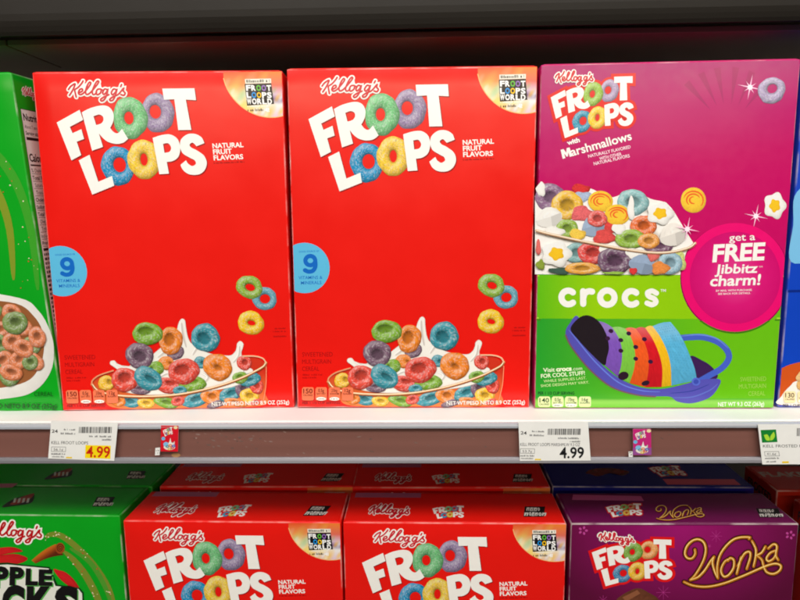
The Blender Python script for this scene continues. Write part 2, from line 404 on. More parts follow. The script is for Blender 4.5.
def nutrition_tabs(ink, xs, y0, y1, col, txt, lay, inkc, rows):
    for k, (a, b) in enumerate(xs):
        r = 1.6
        ink.fill(smooth([(a+r, y0), (b-r, y0), (b, y0+r, 1), (b, y1-r), (b-r, y1, 1), (a+r, y1), (a, y1-r, 1), (a, y0+r)], True, 3), col, lay)
        if rows[k][2]: ink.ellipse((a+b)/2, y1-1.6, (b-a)*.42, 1.7, (250, 248, 240), lay+1); ink.scribble((a+2.4, y1-.9), (b-2.4, y1-.9), 1.2, inkc, lay+2)
        h = 4.8 if k == 0 else 3.4
        wv = (b-a)*(.78 if k == 0 else .5)
        ink.text(rows[k][0], ((a+b)/2-wv/2, y0+1.4+h), ((a+b)/2+wv/2, y0+1.4+h), h, inkc, lay+2, bold=.012)
        ink.text(rows[k][1], (a+1.2, y0+h+4.0), (b-1.2, y0+h+4.0), 1.7, inkc, lay+2, bold=.01)

def milk_and_bowl_red(ink, L):
    G, O, T, P, R, Y = (124, 172, 48), (240, 134, 40), (58, 148, 164), (120, 92, 112), (226, 76, 60), (244, 190, 40)
    W2 = (243, 240, 232)
    # back of the glass and what shows through it
    ink.fill(smooth(sm([(329, 379), (345, 371), (420, 364), (480, 356), (501, 362), (503, 372), (500, 392), (496, 405.5), (420, 407), (352, 406.5), (338, 398), (329, 390)]), True), (lambda c0, c1: lambda x, y: tuple(a+(b-a)*max(0, min(1, (y-372)/36)) for a, b in zip(c0, c1)))(lin((206, 52, 30)), lin((240, 132, 66))), L)
    for i, (x, y, rx, ry, c) in enumerate([(364, 400, 11, 6, T), (380, 402, 9, 5.2, Y), (400, 401.5, 12.5, 5.6, G), (430, 399, 15, 7, T), (412, 400, 7, 5, R), (446, 396, 11, 8, O), (452, 403, 12, 3.6, P), (466, 393, 13.5, 7.2, T),
                                          (478, 389, 8, 9, P), (484, 396, 10, 8, Y), (492, 386, 7, 8, R), (470, 402, 12, 4, O), (352, 399, 8, 6, O), (490, 402, 6, 3, R)]):
        ink.ring(x, y, rx, ry, c, L+1+i, hole=(.05, -.1, .34, .3), rot=random.uniform(-.4, .4), na=32, nr=8, core=tuple(v*.8 for v in c))
    L += 17
    # milk
    def pour(pts, folds, lay):
        P = smooth(sm(pts), True, 6); ink.stroke(P, .9, (206, 198, 190), lay, closed=True); ink.fill(P, W2, lay+1)
        for q, (f, wv) in enumerate(folds):
            for z, (m_, c) in enumerate(((2.6, (234, 230, 223)), (1.7, (222, 216, 208)), (.9, (206, 199, 191)))): ink.stroke(smooth(sm(f)), wv*m_, c, lay+2+z+q*.05, taper=True)
            ink.stroke([(x-wv*1.1, y-wv*.5) for x, y in smooth(sm(f))], wv*.8, (253, 252, 248), lay+5+q*.05, taper=True)
    pour([(354, 378), (360, 368), (372, 362), (384, 358), (394, 350), (403, 343), (411, 338), (415, 331), (418, 322), (421, 317.6), (424, 319), (424.6, 326), (426, 336), (429, 342), (432.6, 341), (434.4, 336), (434, 331.5), (437, 327.6), (441, 329.5), (441.4, 334.5), (438.6, 338.5), (438.8, 344), (442, 350), (449, 353), (460, 354.5), (468, 354.6), (472.6, 351), (474.6, 346.6), (475.4, 342.6), (478.4, 340.4), (481, 343), (479.8, 347.6), (478.4, 352), (479.4, 359), (483, 366), (489, 370), (484, 379), (462, 387), (420, 392), (380, 393), (356, 388)],
         [([(421, 321), (421.5, 334), (424, 346)], 1.5), ([(437.4, 333), (436.6, 343), (430, 354)], 1.3), ([(477.6, 345), (476, 355), (470, 362)], 1.2), ([(412, 340), (404, 349), (395, 356)], 1.4), ([(444, 354), (456, 360), (466, 372)], 1.3), ([(476, 362), (480, 369), (478, 378)], 1.3), ([(374, 366), (388, 362), (398, 358)], 1.1), ([(396, 376), (404, 372), (412, 374)], 1.2), ([(436, 372), (444, 376), (440, 382)], 1.2)], L)
    pour([(348, 359.4), (351.4, 359), (353.6, 361.6), (357, 363.6), (364, 364.6), (373, 365.4), (382, 370), (374, 378), (362, 376), (356, 369), (350.4, 364.4), (347.4, 362)], [([(352, 361.6), (362, 366.4), (372, 370)], 1.0)], L+6.5)
    L += 12
    for i, (x, y, rx, ry, c, hl, ro) in enumerate([
        (486, 379, 11, 6.5, T, (0, 0, .2, .1), -.3), (481, 362, 7.5, 7.5, R, (.1, -.1, .3, .3), 0), (476, 377, 8, 6, G, (0, -.3, .3, .2), -.2),
        (443.8, 336.3, 14.4, 14.4, T, (-.1, .1, .40, .34), .5), (413, 351, 9, 7, P, (0, 0, .3, .2), -.5), (403, 361.5, 8, 7, O, (.6, 0, .1, .1), 0), (392.5, 366.5, 8, 7, G, (-.6, 0, .1, .1), 0),
        (438, 361, 7, 6, T, (.2, 0, .2, .2), .3), (342, 381, 8, 7.5, Y, (.5, .1, .2, .3), -.5), (409, 339, 11.8, 14.2, O, (-.16, -.08, .36, .4), .25), (386.4, 331.9, 15.2, 11.4, G, (-.12, -.3, .44, .28), -.05),
        (377, 353.9, 14, 13.2, P, (.02, .04, .38, .34), .2), (403, 384, 12, 8, R, (.2, -.4, .3, .2), .2), (428, 383, 14, 7.5, G, (0, -.4, .34, .2), -.1), (415, 389, 7, 4.5, T, (.1, -.3, .3, .2), 0),
        (376, 388, 10, 5, P, (0, -.4, .3, .2), 0), (361, 377.8, 13.8, 12, R, (.0, -.22, .40, .34), -.2), (420, 370, 16, 13, R, (-.1, -.2, .40, .30), -.25), (454.2, 365.8, 14.8, 13.4, O, (.04, .02, .2, .1), .45), (384, 376.8, 14.6, 11.4, T, (.2, -.1, .4, .16), .55)]):
        ink.ring(x, y, rx, ry, c, L+i*1.0, hole=hl, rot=ro, na=48, nr=11, grain=.15, core=tuple(v*.8 for v in c))
    L += 21
    # glass rim
    front_rim = smooth(sm([(328, 382), (335, 389.5), (354, 393.8), (384, 395), (412, 393.4), (438, 389), (459, 383.6), (478, 377), (490, 371.5), (500, 366), (503, 362)]))
    ink.stroke(front_rim, 2.6, (206, 140, 84), L); ink.stroke([(x, y-.5) for x, y in front_rim], 1.0, (252, 232, 196), L+1); ink.stroke([(x, y+1.1) for x, y in front_rim], .7, (140, 66, 34), L+2)
    ink.stroke(smooth(sm([(503, 362), (500, 357.5), (492, 355.2), (480, 355)])), 1.4, (240, 190, 150), L+3)
    ink.stroke(smooth(sm([(328, 382), (329, 378), (336, 373), (350, 368.5)])), 1.4, (226, 150, 110), L+3)
    ink.stroke(smooth(sm([(503, 366), (501.5, 385), (497, 404)])), .8, (250, 150, 110), L+4)

def red_art(root, g, q):
    h = sheet_of(q, g['W'], g['H']); I = lambda: Ink(h, g['front'])
    k = I(); title(k, 2); k.build('title_lettering', root)
    k = I(); kelloggs(k, 10); k.build('maker_lettering', root)
    k = I()
    for t, a, b in (('NATURAL', (462.8, 145.4), (494, 143.9)), ('FRUIT', (463, 151.5), (482, 150.4)), ('FLAVORS', (463.2, 157.5), (493, 156))): k.text(t, a, b, 5.0, WHITE, 3, bold=.03)
    k.scribble((463, 161), (494, 159.6), 1.5, (140, 12, 14), 3); k.build('flavour_lettering', root)
    # corner badge with the paint splash
    k = I(); rx = q[1][0]-.9; cxx, cyy, rad = 524.5, 66.5, 47.2
    def bf(s, t):
        x = 478+s*(rx-478.); y0 = q[0][1]+(q[1][1]-q[0][1])*(x-q[0][0])/(q[1][0]-q[0][0])+1.0
        yb = cyy+math.sqrt(max(0, rad*rad-(x-cxx)**2)); return x-(.045*(yb-72))*s*s*t*.8, y0+max(.05, yb-y0)*t
    c1 = lerpc([(0, (232, 84, 40)), (.3, (238, 150, 80)), (.55, (248, 226, 170)), (.8, (252, 214, 60)), (1, (246, 190, 40))])
    c2 = lerpc([(0, (240, 130, 50)), (.3, (226, 110, 90)), (.5, (220, 190, 210)), (.62, (120, 80, 150)), (.75, (244, 240, 236)), (1, (230, 200, 214))])
    rn = random.Random(5); sp = [(rn.uniform(480, 536), rn.uniform(70, 112), rn.uniform(2, 6), rn.choice([(250, 240, 200), (120, 190, 60), (250, 200, 40), (245, 245, 240), (236, 120, 60), (250, 220, 120)])) for _ in range(34)]
    def bc(x, y):
        t = min(1, max(0, (y-68)/44)); s = min(1, max(0, (x-486)/44)); s = s*s*(3-2*s); a = tuple(p+(r-p)*s for p, r in zip(c1(t), c2(t)))
        for px_, py_, r_, cc in sp:
            d = math.hypot((x-px_)*1.0+.5*(y-py_), (y-py_)*.55)/r_
            if d < 1: wgt = (1-d)**.7*.8*min(1, max(.15, (y-76)/20)); a = tuple(p+(r-p)*wgt for p, r in zip(a, lin(cc)))
        return a
    k.grid(bf, 56, 40, 1, bc)
    rim = [bf(i/40, 1) for i in range(41)]; k.stroke(rim, .9, (250, 190, 120), 2)
    K0 = (26, 22, 24)
    k.fill(smooth([(499, 80), (526, 79), (527.5, 100), (500, 102)], True), K0, 3)
    k.scribble((501, 78.6), (524.5, 77.8), 2.8, K0, 5); k.fill([(499.5, 75), (526, 74.2), (526, 78.8), (499.8, 79.8)], (240, 236, 220), 3.4)
    for ln, y, cs in (('FROOT', 86.6, {2: (96, 190, 60), 3: (150, 110, 190)}), ('LOOPS', 93.8, {1: (30, 150, 230), 2: (250, 200, 30)}), ('WORLD', 100.2, {})):
        for i, chh in enumerate(ln): x0 = 500.2+i*5.2; k.text(chh, (x0, y), (x0+4.7, y-.15), 5.6, cs.get(i, (250, 250, 248)), 6, bold=.045)
    k.scribble((500.5, 103.4), (523, 102.7), 1.6, (250, 250, 245), 6); k.scribble((500.5, 107.8), (516, 107.3), 2.6, (60, 50, 50), 6); k.text('4!', (518, 108.2), (522.4, 108), 4, (255, 255, 255), 6, bold=.05)
    k.build('corner_badge', root)
    # vitamins badge
    k = I(); e0 = lambda y: q[0][0]+(q[3][0]-q[0][0])*(y-q[0][1])/(q[3][1]-q[0][1])+.9
    k.ellipse(304.5, 269, 25.2, 25.2, (92, 186, 226), 2, n=64, clip=lambda x, y: (max(x, e0(y)), y))
    B9 = (20, 104, 196); k.text('GOOD SOURCE OF', (299, 253.6), (319, 252.8), 1.7, B9, 3, bold=.005); k.stroke([(310.4+4.9*math.cos(i*math.pi/14), 261.6+4.6*math.sin(i*math.pi/14)) for i in range(28)], 4.2, B9, 3, closed=True); k.stroke(smooth(sm([(315.3, 261.6), (315.4, 267.5), (313, 271.6), (308.6, 272.6), (305, 271.2)])), 4.2, B9, 4)
    k.text('VITAMINS &', (298.6, 280.4), (322.4, 279.8), 3.4, B9, 3, bold=.005); k.text('MINERALS', (301, 285.5), (321.5, 285), 3.4, B9, 3, bold=.005)
    k.build('vitamins_badge', root)
    k = I()
    for i, (x, y, rx_, ry_, c, hl, ro) in enumerate([(505.6, 297.5, 12.3, 11.6, (96, 160, 178), (.02, .02, .42, .4), -.3), (491, 285.7, 13.4, 11.6, (140, 178, 62), (.05, 0, .36, .3), .3), (490.2, 321.8, 13.2, 12.1, (246, 196, 30), (.04, 0, .3, .2), .2)]):
        k.ring(x, y, rx_, ry_, c, 3+i, hole=hl, rot=ro, na=60, nr=12, grain=.13)
    k.build('flying_cereal_picture', root)
    k = I(); milk_and_bowl_red(k, 2); k.build('bowl_picture', root)
    k = I(); D_ = (96, 14, 16)
    nutrition_tabs(k, [(302, 313.8), (315.4, 326.8), (328.6, 340), (341.8, 353)], 387.6, 400.8, (236, 122, 84), None, 62, D_, [('150', 'CALORIES', 0), ('0.5g', 'SAT FAT', 1), ('210mg', 'SODIUM', 1), ('12g', 'SUGARS', 0)])
    k.text('PER 1 1/3 CUP SERVING', (302.4, 404.4), (340, 404.2), 2.2, D_, 64, bold=.01); k.build('nutrition_tabs', root)
    k = I(); DR = (168, 16, 16)
    for t, y, x in (('SWEETENED', 357.6, 332.5), ('MULTIGRAIN', 364.8, 331), ('CEREAL', 372, 319)): k.text(t, (302, y), (x, y-.4), 4.6, DR, 2, bold=0)
    k.scribble((302.5, 376.5), (322, 376.3), 1.5, DR, 2); k.scribble((302.5, 379.4), (316, 379.2), 1.5, DR, 2)
    for y in (328.5, 331.5, 336.5): k.scribble((512, y), (525, y-.2), 1.4, DR, 2)
    k.text('NET WT/PESO NETO 8.9 OZ (252g)', (446, 405.0), (524, 403.6), 4.0, WHITE, 66, bold=.015); k.build('weight_lettering', root)

def white_mark(k, x0, y0, x1, y1, sk=3):
    W_, K_ = (226, 222, 214), (24, 20, 20); dx = x1-x0; dy = y1-y0
    k.fill([(x0+sk, y0), (x1+sk, y0), (x1, y1), (x0, y1)], K_, 2); rn = random.Random(11)
    for r, (ya_, yb_, xa, xb) in enumerate(((.06, .46, .10, .80), (.54, .94, .03, .97))):
        x = x0+xa*dx
        while x < x0+xb*dx-dx*.06:
            wv = dx*rn.uniform(.10, .2); ya = y0+dy*(ya_+rn.uniform(0, .06)); yb = y0+dy*(yb_-rn.uniform(0, .05)); f = lambda t: sk*(1-(t-y0)/dy)
            if rn.random() < .3: k.ellipse(x+wv/2+f((ya+yb)/2), (ya+yb)/2, wv/2, (yb-ya)/2, W_, 3, n=12); k.ellipse(x+wv/2+f((ya+yb)/2), (ya+yb)/2, wv*.2, (yb-ya)*.2, K_, 4, n=8)
            else:
                k.fill([(x+f(ya), ya), (x+wv+f(ya), ya), (x+wv*.9+f(yb), yb), (x+f(yb), yb)], W_, 3)
                k.fill([(x+wv*.35+f(ya), ya+(yb-ya)*.4), (x+wv*.6+f(ya), ya+(yb-ya)*.4), (x+wv*.55+f(yb), yb), (x+wv*.3+f(yb), yb)], K_, 4)
            x += wv+dx*.03
def red_top(root, g):
    # measured on the near right-hand red carton of the lower shelf
    q = [(353, 494), (553, 494), (565.5, 525.8), (341.5, 525.8)]; h = sheet_of(q, g['W'], g['D'])
    k = Ink(h, g['top']); s = k.sub(affine(T_REF, [(433, 511.5), (464.6, 508.4), (437.3, 522.3)])); title(s, 2, detail=.55, drop=False); k.build('top_title_lettering', root)
    k = Ink(h, g['top']); s = k.sub(affine(K_REF, [(387, 508.5), (408, 510.5), (397, 521)])); kelloggs(s, 2, red=(190, 20, 34), wd=2.4, rimw=4.2); k.build('top_maker_lettering', root)
    k = Ink(h, g['top']); white_mark(k, 523, 508.6, 543, 519.4, 2); k.build('top_scan_mark', root)
    k = Ink(h, g['top']); k.fill([(358.5, 495.2), (423.4, 495.2), (422.6, 500), (356.4, 500)], (176, 92, 130), 2); k.build('glue_tab', root)

RED = board('red_carton_board', (232, 24, 15))
Q2 = [(287, 70), (538, 66), (528.5, 408), (297, 408.5)]
# ------------------------------------------------------------------ fixture: shelves and back
steel = mat('white_shelf_enamel', (242, 241, 238), rough=.6, noise=.04, nscale=18)
taupe = mat('dark_taupe_enamel', (32, 28, 23), rough=.5, spec=.25, noise=.10, nscale=9, streak=(.3, 3, 3), bump=.05)
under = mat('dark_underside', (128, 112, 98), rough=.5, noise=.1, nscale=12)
brown = mat('brown_price_strip', (138, 91, 80), rough=.32, noise=.10, nscale=60, streak=(.06, 2, 2), coat=.3)
grey = mat('dark_back_panel', (60, 56, 52), rough=.7)
def clear_plastic(name, tint=(.93, .94, .95)):
    m = bpy.data.materials.new(name); m.use_nodes = True; N, L = m.node_tree.nodes, m.node_tree.links; N.clear()
    o = N.new('ShaderNodeOutputMaterial'); t = N.new('ShaderNodeBsdfTransparent'); t.inputs[0].default_value = (*tint, 1)
    gl = N.new('ShaderNodeBsdfGlossy'); lw = N.new('ShaderNodeLayerWeight'); lw.inputs[0].default_value = .5; pw = N.new('ShaderNodeMath'); pw.operation = 'POWER'; pw.inputs[1].default_value = 4; L.new(lw.outputs['Facing'], pw.inputs[0]); fr = N.new('ShaderNodeMath'); fr.operation = 'MULTIPLY_ADD'; fr.inputs[1].default_value = .6; fr.inputs[2].default_value = .05; L.new(pw.outputs[0], fr.inputs[0]); mi = N.new('ShaderNodeMixShader')
    n = N.new('ShaderNodeTexNoise'); n.inputs['Scale'].default_value = 30; tc = N.new('ShaderNodeTexCoord'); mp = N.new('ShaderNodeMapping'); mp.inputs['Scale'].default_value = (.12, 1, 1)
    L.new(tc.outputs['Object'], mp.inputs[0]); L.new(mp.outputs[0], n.inputs['Vector'])
    r = N.new('ShaderNodeMapRange'); r.inputs[3].default_value = .08; r.inputs[4].default_value = .4; L.new(n.outputs['Fac'], r.inputs[0]); L.new(r.outputs[0], gl.inputs['Roughness'])
    b = N.new('ShaderNodeBump'); b.inputs['Strength'].default_value = .12; b.inputs['Distance'].default_value = .003; L.new(n.outputs['Fac'], b.inputs['Height']); L.new(b.outputs[0], gl.inputs['Normal'])
    L.new(fr.outputs[0], mi.inputs[0]); L.new(t.outputs[0], mi.inputs[1]); L.new(gl.outputs[0], mi.inputs[2]); L.new(mi.outputs[0], o.inputs[0]); return m
clear = clear_plastic('clear_channel_plastic')
frost_low = mat('cloudy_channel_foot', (158, 156, 162), rough=.2, noise=.5, nscale=40, streak=(.06, 1, 1), coat=.6)
frost = mat('cloudy_channel_lip', (176, 180, 188), rough=.25, noise=.12, nscale=40, streak=(.1, 1, 1), coat=.6)
X0, X1 = -.80, .90
bp = obj('back_panel', box_mesh(X0, X1, .44, .455, -.55, .75, .001), m=grey); bp['kind'] = 'structure'

def scuffs(strip):
    k = Ink(lambda x, y: (lambda p: (p.x, p.z))(at(x, y, -.0311)), lambda u, v, l: Vector((u, -.0310-l, v))); rn = random.Random(12)
    for i in range(60):
        x, y = rn.gauss(224, 20) if i < 34 else rn.uniform(120, 780), rn.uniform(429, 455) if i > 34 else rn.gauss(437, 5)
        if not 428.5 < y < 456: continue
        a, b = rn.uniform(.5, 2.6), rn.uniform(.25, .8); v = rn.uniform(.6, .95); k.ellipse(x, y, a, b, (int(186*v), int(150*v), int(138*v)), 1+i*.1, rot=rn.uniform(-.2, .5), n=9)
    k.ellipse(176, 455, 4.5, 2.2, (188, 140, 92), 9, n=12); k.build('scuff_marks', strip)
def shelf(label, z):
    r = empty('store_shelf', (0, 0, z))
    obj('shelf_deck', extrude_profile([(.435, -.0005), (-.0275, -.0005), (-.0290, -.0012), (-.0294, -.0025), (-.0294, -.0065), (-.0285, -.0075), (.435, -.0075)], X0, X1), r, steel)
    obj('front_rail', box_mesh(X0, X1, -.0294, -.0272, -.0325, -.0078, .0004), r, steel)
    ch = obj('price_channel', extrude_profile([(-.0296, -.0012), (-.0325, -.0008), (-.0343, -.0016), (-.0347, -.0030), (-.0345, -.0046), (-.0340, -.0047), (-.0339, -.0032), (-.0296, -.0026)], X0, X1), r, frost)
    lip = obj('channel_lip', extrude_profile([(-.0300, -.0292), (-.0338, -.0290), (-.0342, -.0284), (-.0350, -.0286), (-.0353, -.0304), (-.0347, -.0328), (-.0338, -.0333), (-.0300, -.0333)], X0, X1), ch, frost_low)
    cs = obj('colour_strip', box_mesh(X0+.001, X1-.001, -.0310, -.0303, -.0290, -.0030, 0), ch, brown)
    obj('clear_cover', extrude_profile([(-.0336, -.0036), (-.0337, -.0288)], X0, X1, closed=False), ch, clear)
    if z == 0: scuffs(ch)
    for x in (-.55, .05, .62): obj('support_bracket', box_mesh(x-.0012, x+.0012, .02, .438, -.05, -.0078, .0003), r, under)
    return tag(r, label, 'shelf', 'store shelves')
mid = shelf('white shelf with brown price strip under the four upper cereal boxes', 0.0)
shelf('white shelf below the frame holding the lower row of boxes', -.1053-BH)
# shelf overhead
r = empty('store_shelf', (0, .030, .2972))
fp = [(-.030, .004), (-.033, .0005), (-.0355, .0005), (-.037, .003)] + [(-.037-.003*math.sin(t*math.pi/2), .003+.012*t) for t in (.3, .6, 1)] + [(-.0405, .030), (-.0395, .044), (-.036, .060), (-.030, .062)]
fo = obj('fascia', extrude_profile(fp, X0, X1), r, taupe)
sx = at(33.5, 52, .06).x
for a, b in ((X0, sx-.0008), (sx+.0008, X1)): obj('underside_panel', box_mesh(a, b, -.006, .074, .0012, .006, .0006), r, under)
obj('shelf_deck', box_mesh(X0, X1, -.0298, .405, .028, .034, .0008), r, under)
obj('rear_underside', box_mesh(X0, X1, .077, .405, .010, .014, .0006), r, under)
tag(r, 'dark taupe shelf overhead, its underside above the cereal boxes', 'shelf', 'store shelves')

# ------------------------------------------------------------------ the two red boxes of the upper row
def red_box():
    b = base_loc(-.0939, .0018, .0028)
    root, g = make_carton('cereal_box', RED, loc=b, rot=(0, .0053, .0028))
    red_art(root, g, Q2); red_top(root, g); return root
red2 = tag(red_box(), 'red cereal box on the upper shelf, right beside the magenta and green box', 'cereal box', 'red cereal boxes')
red1 = dup(red2); red1.location = base_loc(-.2897, -.0038, .0402); red1.rotation_euler = (0, .0023, .0402)
red1['label'] = 'red cereal box on the upper shelf, next to the green box at the left'
ZL = -.1053-BH
for nm, x0, y0, rz, lab in (('A', -.254, .0107, -.0148, 'red cereal box in front on the lower shelf, beside the green box'), ('B', -.0591, .0086, -.0088, 'red cereal box in front on the lower shelf, beside the purple box')):
    for back in (0, 1):
        b = dup(red2); b.location = base_loc(x0+back*(.004 if nm == 'A' else .001), y0+back*.0690, rz, z=ZL); b.rotation_euler = (0, 0, rz*(1-back))
        b['label'] = lab if not back else lab.replace('in front on the lower shelf, beside', 'behind another red one on the lower shelf, nearer')

# ------------------------------------------------------------------ magenta and green box
def sparkle(k, x, y, r, lay, col=(250, 190, 224)):
    rn = random.Random(int(x))
    for i in range(8):
        a = i*math.pi/4+.2; L_ = r*(1 if i % 2 == 0 else .55); wv = r*.07
        k.fill([(x-wv*math.sin(a), y+wv*math.cos(a)), (x+L_*math.cos(a), y+L_*math.sin(a)), (x+wv*math.sin(a), y-wv*math.cos(a))], col, lay+i*.05)
    k.ellipse(x, y, r*.2, r*.2, (255, 236, 246), lay+.6, n=12)
def flower(k, x, y, r, lay, ry=None):
    ry = ry or r
    lob = lambda a, f, d, m: f*(1-d+d*math.cos(m*a))
    k.blob([(x+r*lob(a, 1, .1, 5)*math.cos(a), y+ry*lob(a, 1, .1, 5)*math.sin(a)) for a in [i*math.pi/15 for i in range(30)]], (246, 244, 238), lay, dark=.66, grain=.03, n=2)
    k.blob([(x+r*lob(a, .5, .11, 5)*math.cos(a+.5), y+ry*lob(a, .5, .11, 5)*math.sin(a+.5)) for a in [i*math.pi/15 for i in range(30)]], (246, 194, 36), lay+1, dark=.8, grain=.04, n=2)
def swirl(k, x, y, rx, ry, lay, rot=0):
    k.blob([(x+rx*math.cos(a), y+ry*math.sin(a)) for a in [i*math.pi/5 for i in range(10)]], (248, 200, 60), lay, dark=.7, grain=.05)
    for q in range(3):
        f = .3+.24*q; k.stroke([(x+rx*f*math.cos(t+rot), y+ry*f*math.sin(t+rot)*.9) for t in [q*1.1+i*.3 for i in range(13)]], rx*.13, (236, 104, 44), lay+1+q*.2, taper=True)
def gem(k, x, y, rx, ry, col, lay, rot=0):
    c, s = math.cos(rot), math.sin(rot); P = [(-1, .1), (-.45, -.85), (.3, -1), (.95, -.25), (.85, .5), (.1, 1), (-.7, .75)]
    P = [(x+rx*a*c-ry*b*s, y+rx*a*s+ry*b*c) for a, b in P]
    k.blob(P, col, lay, dark=.7, n=2, grain=.05)
    m_ = (x+rx*.15, y-ry*.1); k.fill([P[3], P[4], P[5], m_], tuple(v*.84 for v in col), lay+1); k.fill([P[5], P[6], P[0], m_], tuple(v*.93 for v in col), lay+1.1)
MAG = board('magenta_carton_board', (196, 12, 104))
Q3 = [(543, 65), (800, 58), (776, 408), (532, 408)]
def magenta_box():
    root, g = make_carton('cereal_box', MAG, loc=base_loc(.1028, .0002, -.0135), rot=(0, -.0014, -.0135), bulge=.0012)
    h = sheet_of(Q3, g['W'], g['H']); I = lambda: Ink(h, g['front'])
    lx = lambda y: Q3[0][0]+(Q3[3][0]-Q3[0][0])*(y-65)/343+.9
    rx = lambda y: Q3[1][0]+(Q3[2][0]-Q3[1][0])*(y-58)/350-.9
    k = I(); cm = lerpc([(0, (170, 30, 110)), (.2, (182, 22, 108)), (.6, (192, 8, 96)), (1, (196, 6, 96))])
    k.grid(lambda s, t: (lx(66+206*t)+s*(rx(66+206*t)-lx(66+206*t)), (66.2-7*s)+(272-66.2+7*s)*t), 20, 24, 1, lambda x, y: cm(min(1, max(0, (y-60)/170+.25*(x-660)/200*((y-60)/170)))))
    for i, a in enumerate((-2.3, -2.02, -1.75, -1.45, -1.18, -.9)):
        x, y = 728, 128; k.fill([(x+26*math.cos(a), y+26*math.sin(a)), (x+62*math.cos(a-.055), y+min(0, 62*math.sin(a-.055))), (x+62*math.cos(a+.055), y+62*math.sin(a+.055))], (164, 18, 98), 2+i*.1)
    k.build('magenta_background', root)
    # lower green panel
    k = I()
    k.grid(lambda s, t: (lx(272+135*t)+s*(rx(272+135*t)-lx(272+135*t)), 272+135.3*t), 30, 24, 4, (lambda cl, cr: lambda x, y: tuple(a+(b-a)*min(1, max(0, (x-532)/170)) for a, b in zip(cl, cr)))(lin((36, 158, 44)), lin((104, 190, 18))))
    cb = lerpc([(0, (92, 186, 20)), (.25, (150, 206, 10)), (.8, (138, 200, 10)), (1, (96, 186, 20))])
    k.grid(lambda s, t: (lx(272+44*t)+s*(rx(272+44*t)-lx(272+44*t)), 272.4+44*t), 24, 4, 6, lambda x, y: cb((x-534)/250))
    k.stroke([(lx(273.6)+.2, 273.2), (rx(273.6)-.2, 273.2)], 1.2, (176, 224, 60), 7); k.stroke([(lx(316)+.2, 315.8), (rx(316)-.2, 315.8)], 1.4, (170, 220, 60), 7)
    k.stroke([(lx(318)+.2, 317.6), (rx(318)-.2, 317.6)], 1.6, (66, 132, 20), 6)
    cf = lerpc([(0, (76, 172, 30)), (.35, (150, 214, 90)), (1, (112, 196, 50))])
    k.grid(lambda s, t: (lx(398+9*t)+s*(rx(398+9*t)-lx(398+9*t)), 398+9.3*t), 20, 4, 5, lambda x, y: cf((y-398)/9))
    k.build('green_panel', root)
    k = I(); s = k.sub(affine(T_REF, [(552.3, 96.8), (633.3, 75.8), (565.8, 136.5)])); title(s, 8, cols=[(170, 150, 186), (150, 190, 66), (24, 148, 180), (246, 200, 40)], border=(222, 36, 34), bw=11)
    k.build('title_lettering', root)
    k = I(); s = k.sub(affine([(322, 90), (381, 86), (356, 98)], [(557, 79.5), (595, 76), (580, 84.5)])); kelloggs(s, 18, rimw=5.2, wd=2.0); k.build('maker_lettering', root)
    k = I(); k.text('with', (568.5, 143.4), (580.8, 140), 4.6, WHITE, 8, bold=.04); k.text('arshmallows', (572.4, 154.2), (632.4, 137.6), 8.6, WHITE, 8, bold=.02)
    mx, my = (562+5.1, 157-1.4-4.3); MP = [(-5, 4.4), (-4.6, -4.6), (-1.6, -4.6), (0, -.4), (1.6, -4.6), (4.6, -4.6), (5, 4.4), (2.3, 4.4), (2.1, -.2), (.6, 3.4), (-.6, 3.4), (-2.1, -.2), (-2.3, 4.4)]
    k.fill([(mx+x*.964+y*.266, my-x*.266+y*.964) for x, y in MP], WHITE, 8)
    for t, a, b in (('NATURALLY FLAVORED', (589, 155.8), (631, 146.2)), ('WITH OTHER', (600, 158.2), (622, 153.2)), ('NATURAL FLAVORS', (594.4, 163.2), (630, 155))): k.text(t, a, b, 3.2, (250, 220, 232), 8, bold=.02)
    k.build('flavour_lettering', root)
    # bowl of rings and marshmallows
    k = I(); W2 = (243, 240, 234); L = 8
    k.fill(smooth([(535.5, 194), (540, 186, 1), (552, 190, 1), (575, 192, 1), (590, 186, 1), (610, 195, 1), (632, 188, 1), (650, 196, 1), (668, 202, 1), (684, 226, 1), (693, 240), (686, 249, 1), (684, 258, 1), (682, 271.8), (534.4, 271.8), (535, 230)], True), (244, 241, 236), L); L += 1
    for f in ([(545, 222), (560, 236), (580, 234)], [(592, 206), (604, 226), (620, 230)], [(640, 212), (650, 226), (664, 238)], [(540, 256), (560, 262), (590, 260)], [(626, 196), (640, 206), (650, 210)], [(624, 252), (650, 258), (680, 250)]):
        for z, (m_, c_) in enumerate(((7, (236, 231, 224)), (4, (224, 217, 209)), (1.6, (208, 200, 192)))): k.stroke(smooth(sm(f)), m_, c_, L+z, taper=True)
    L += 3
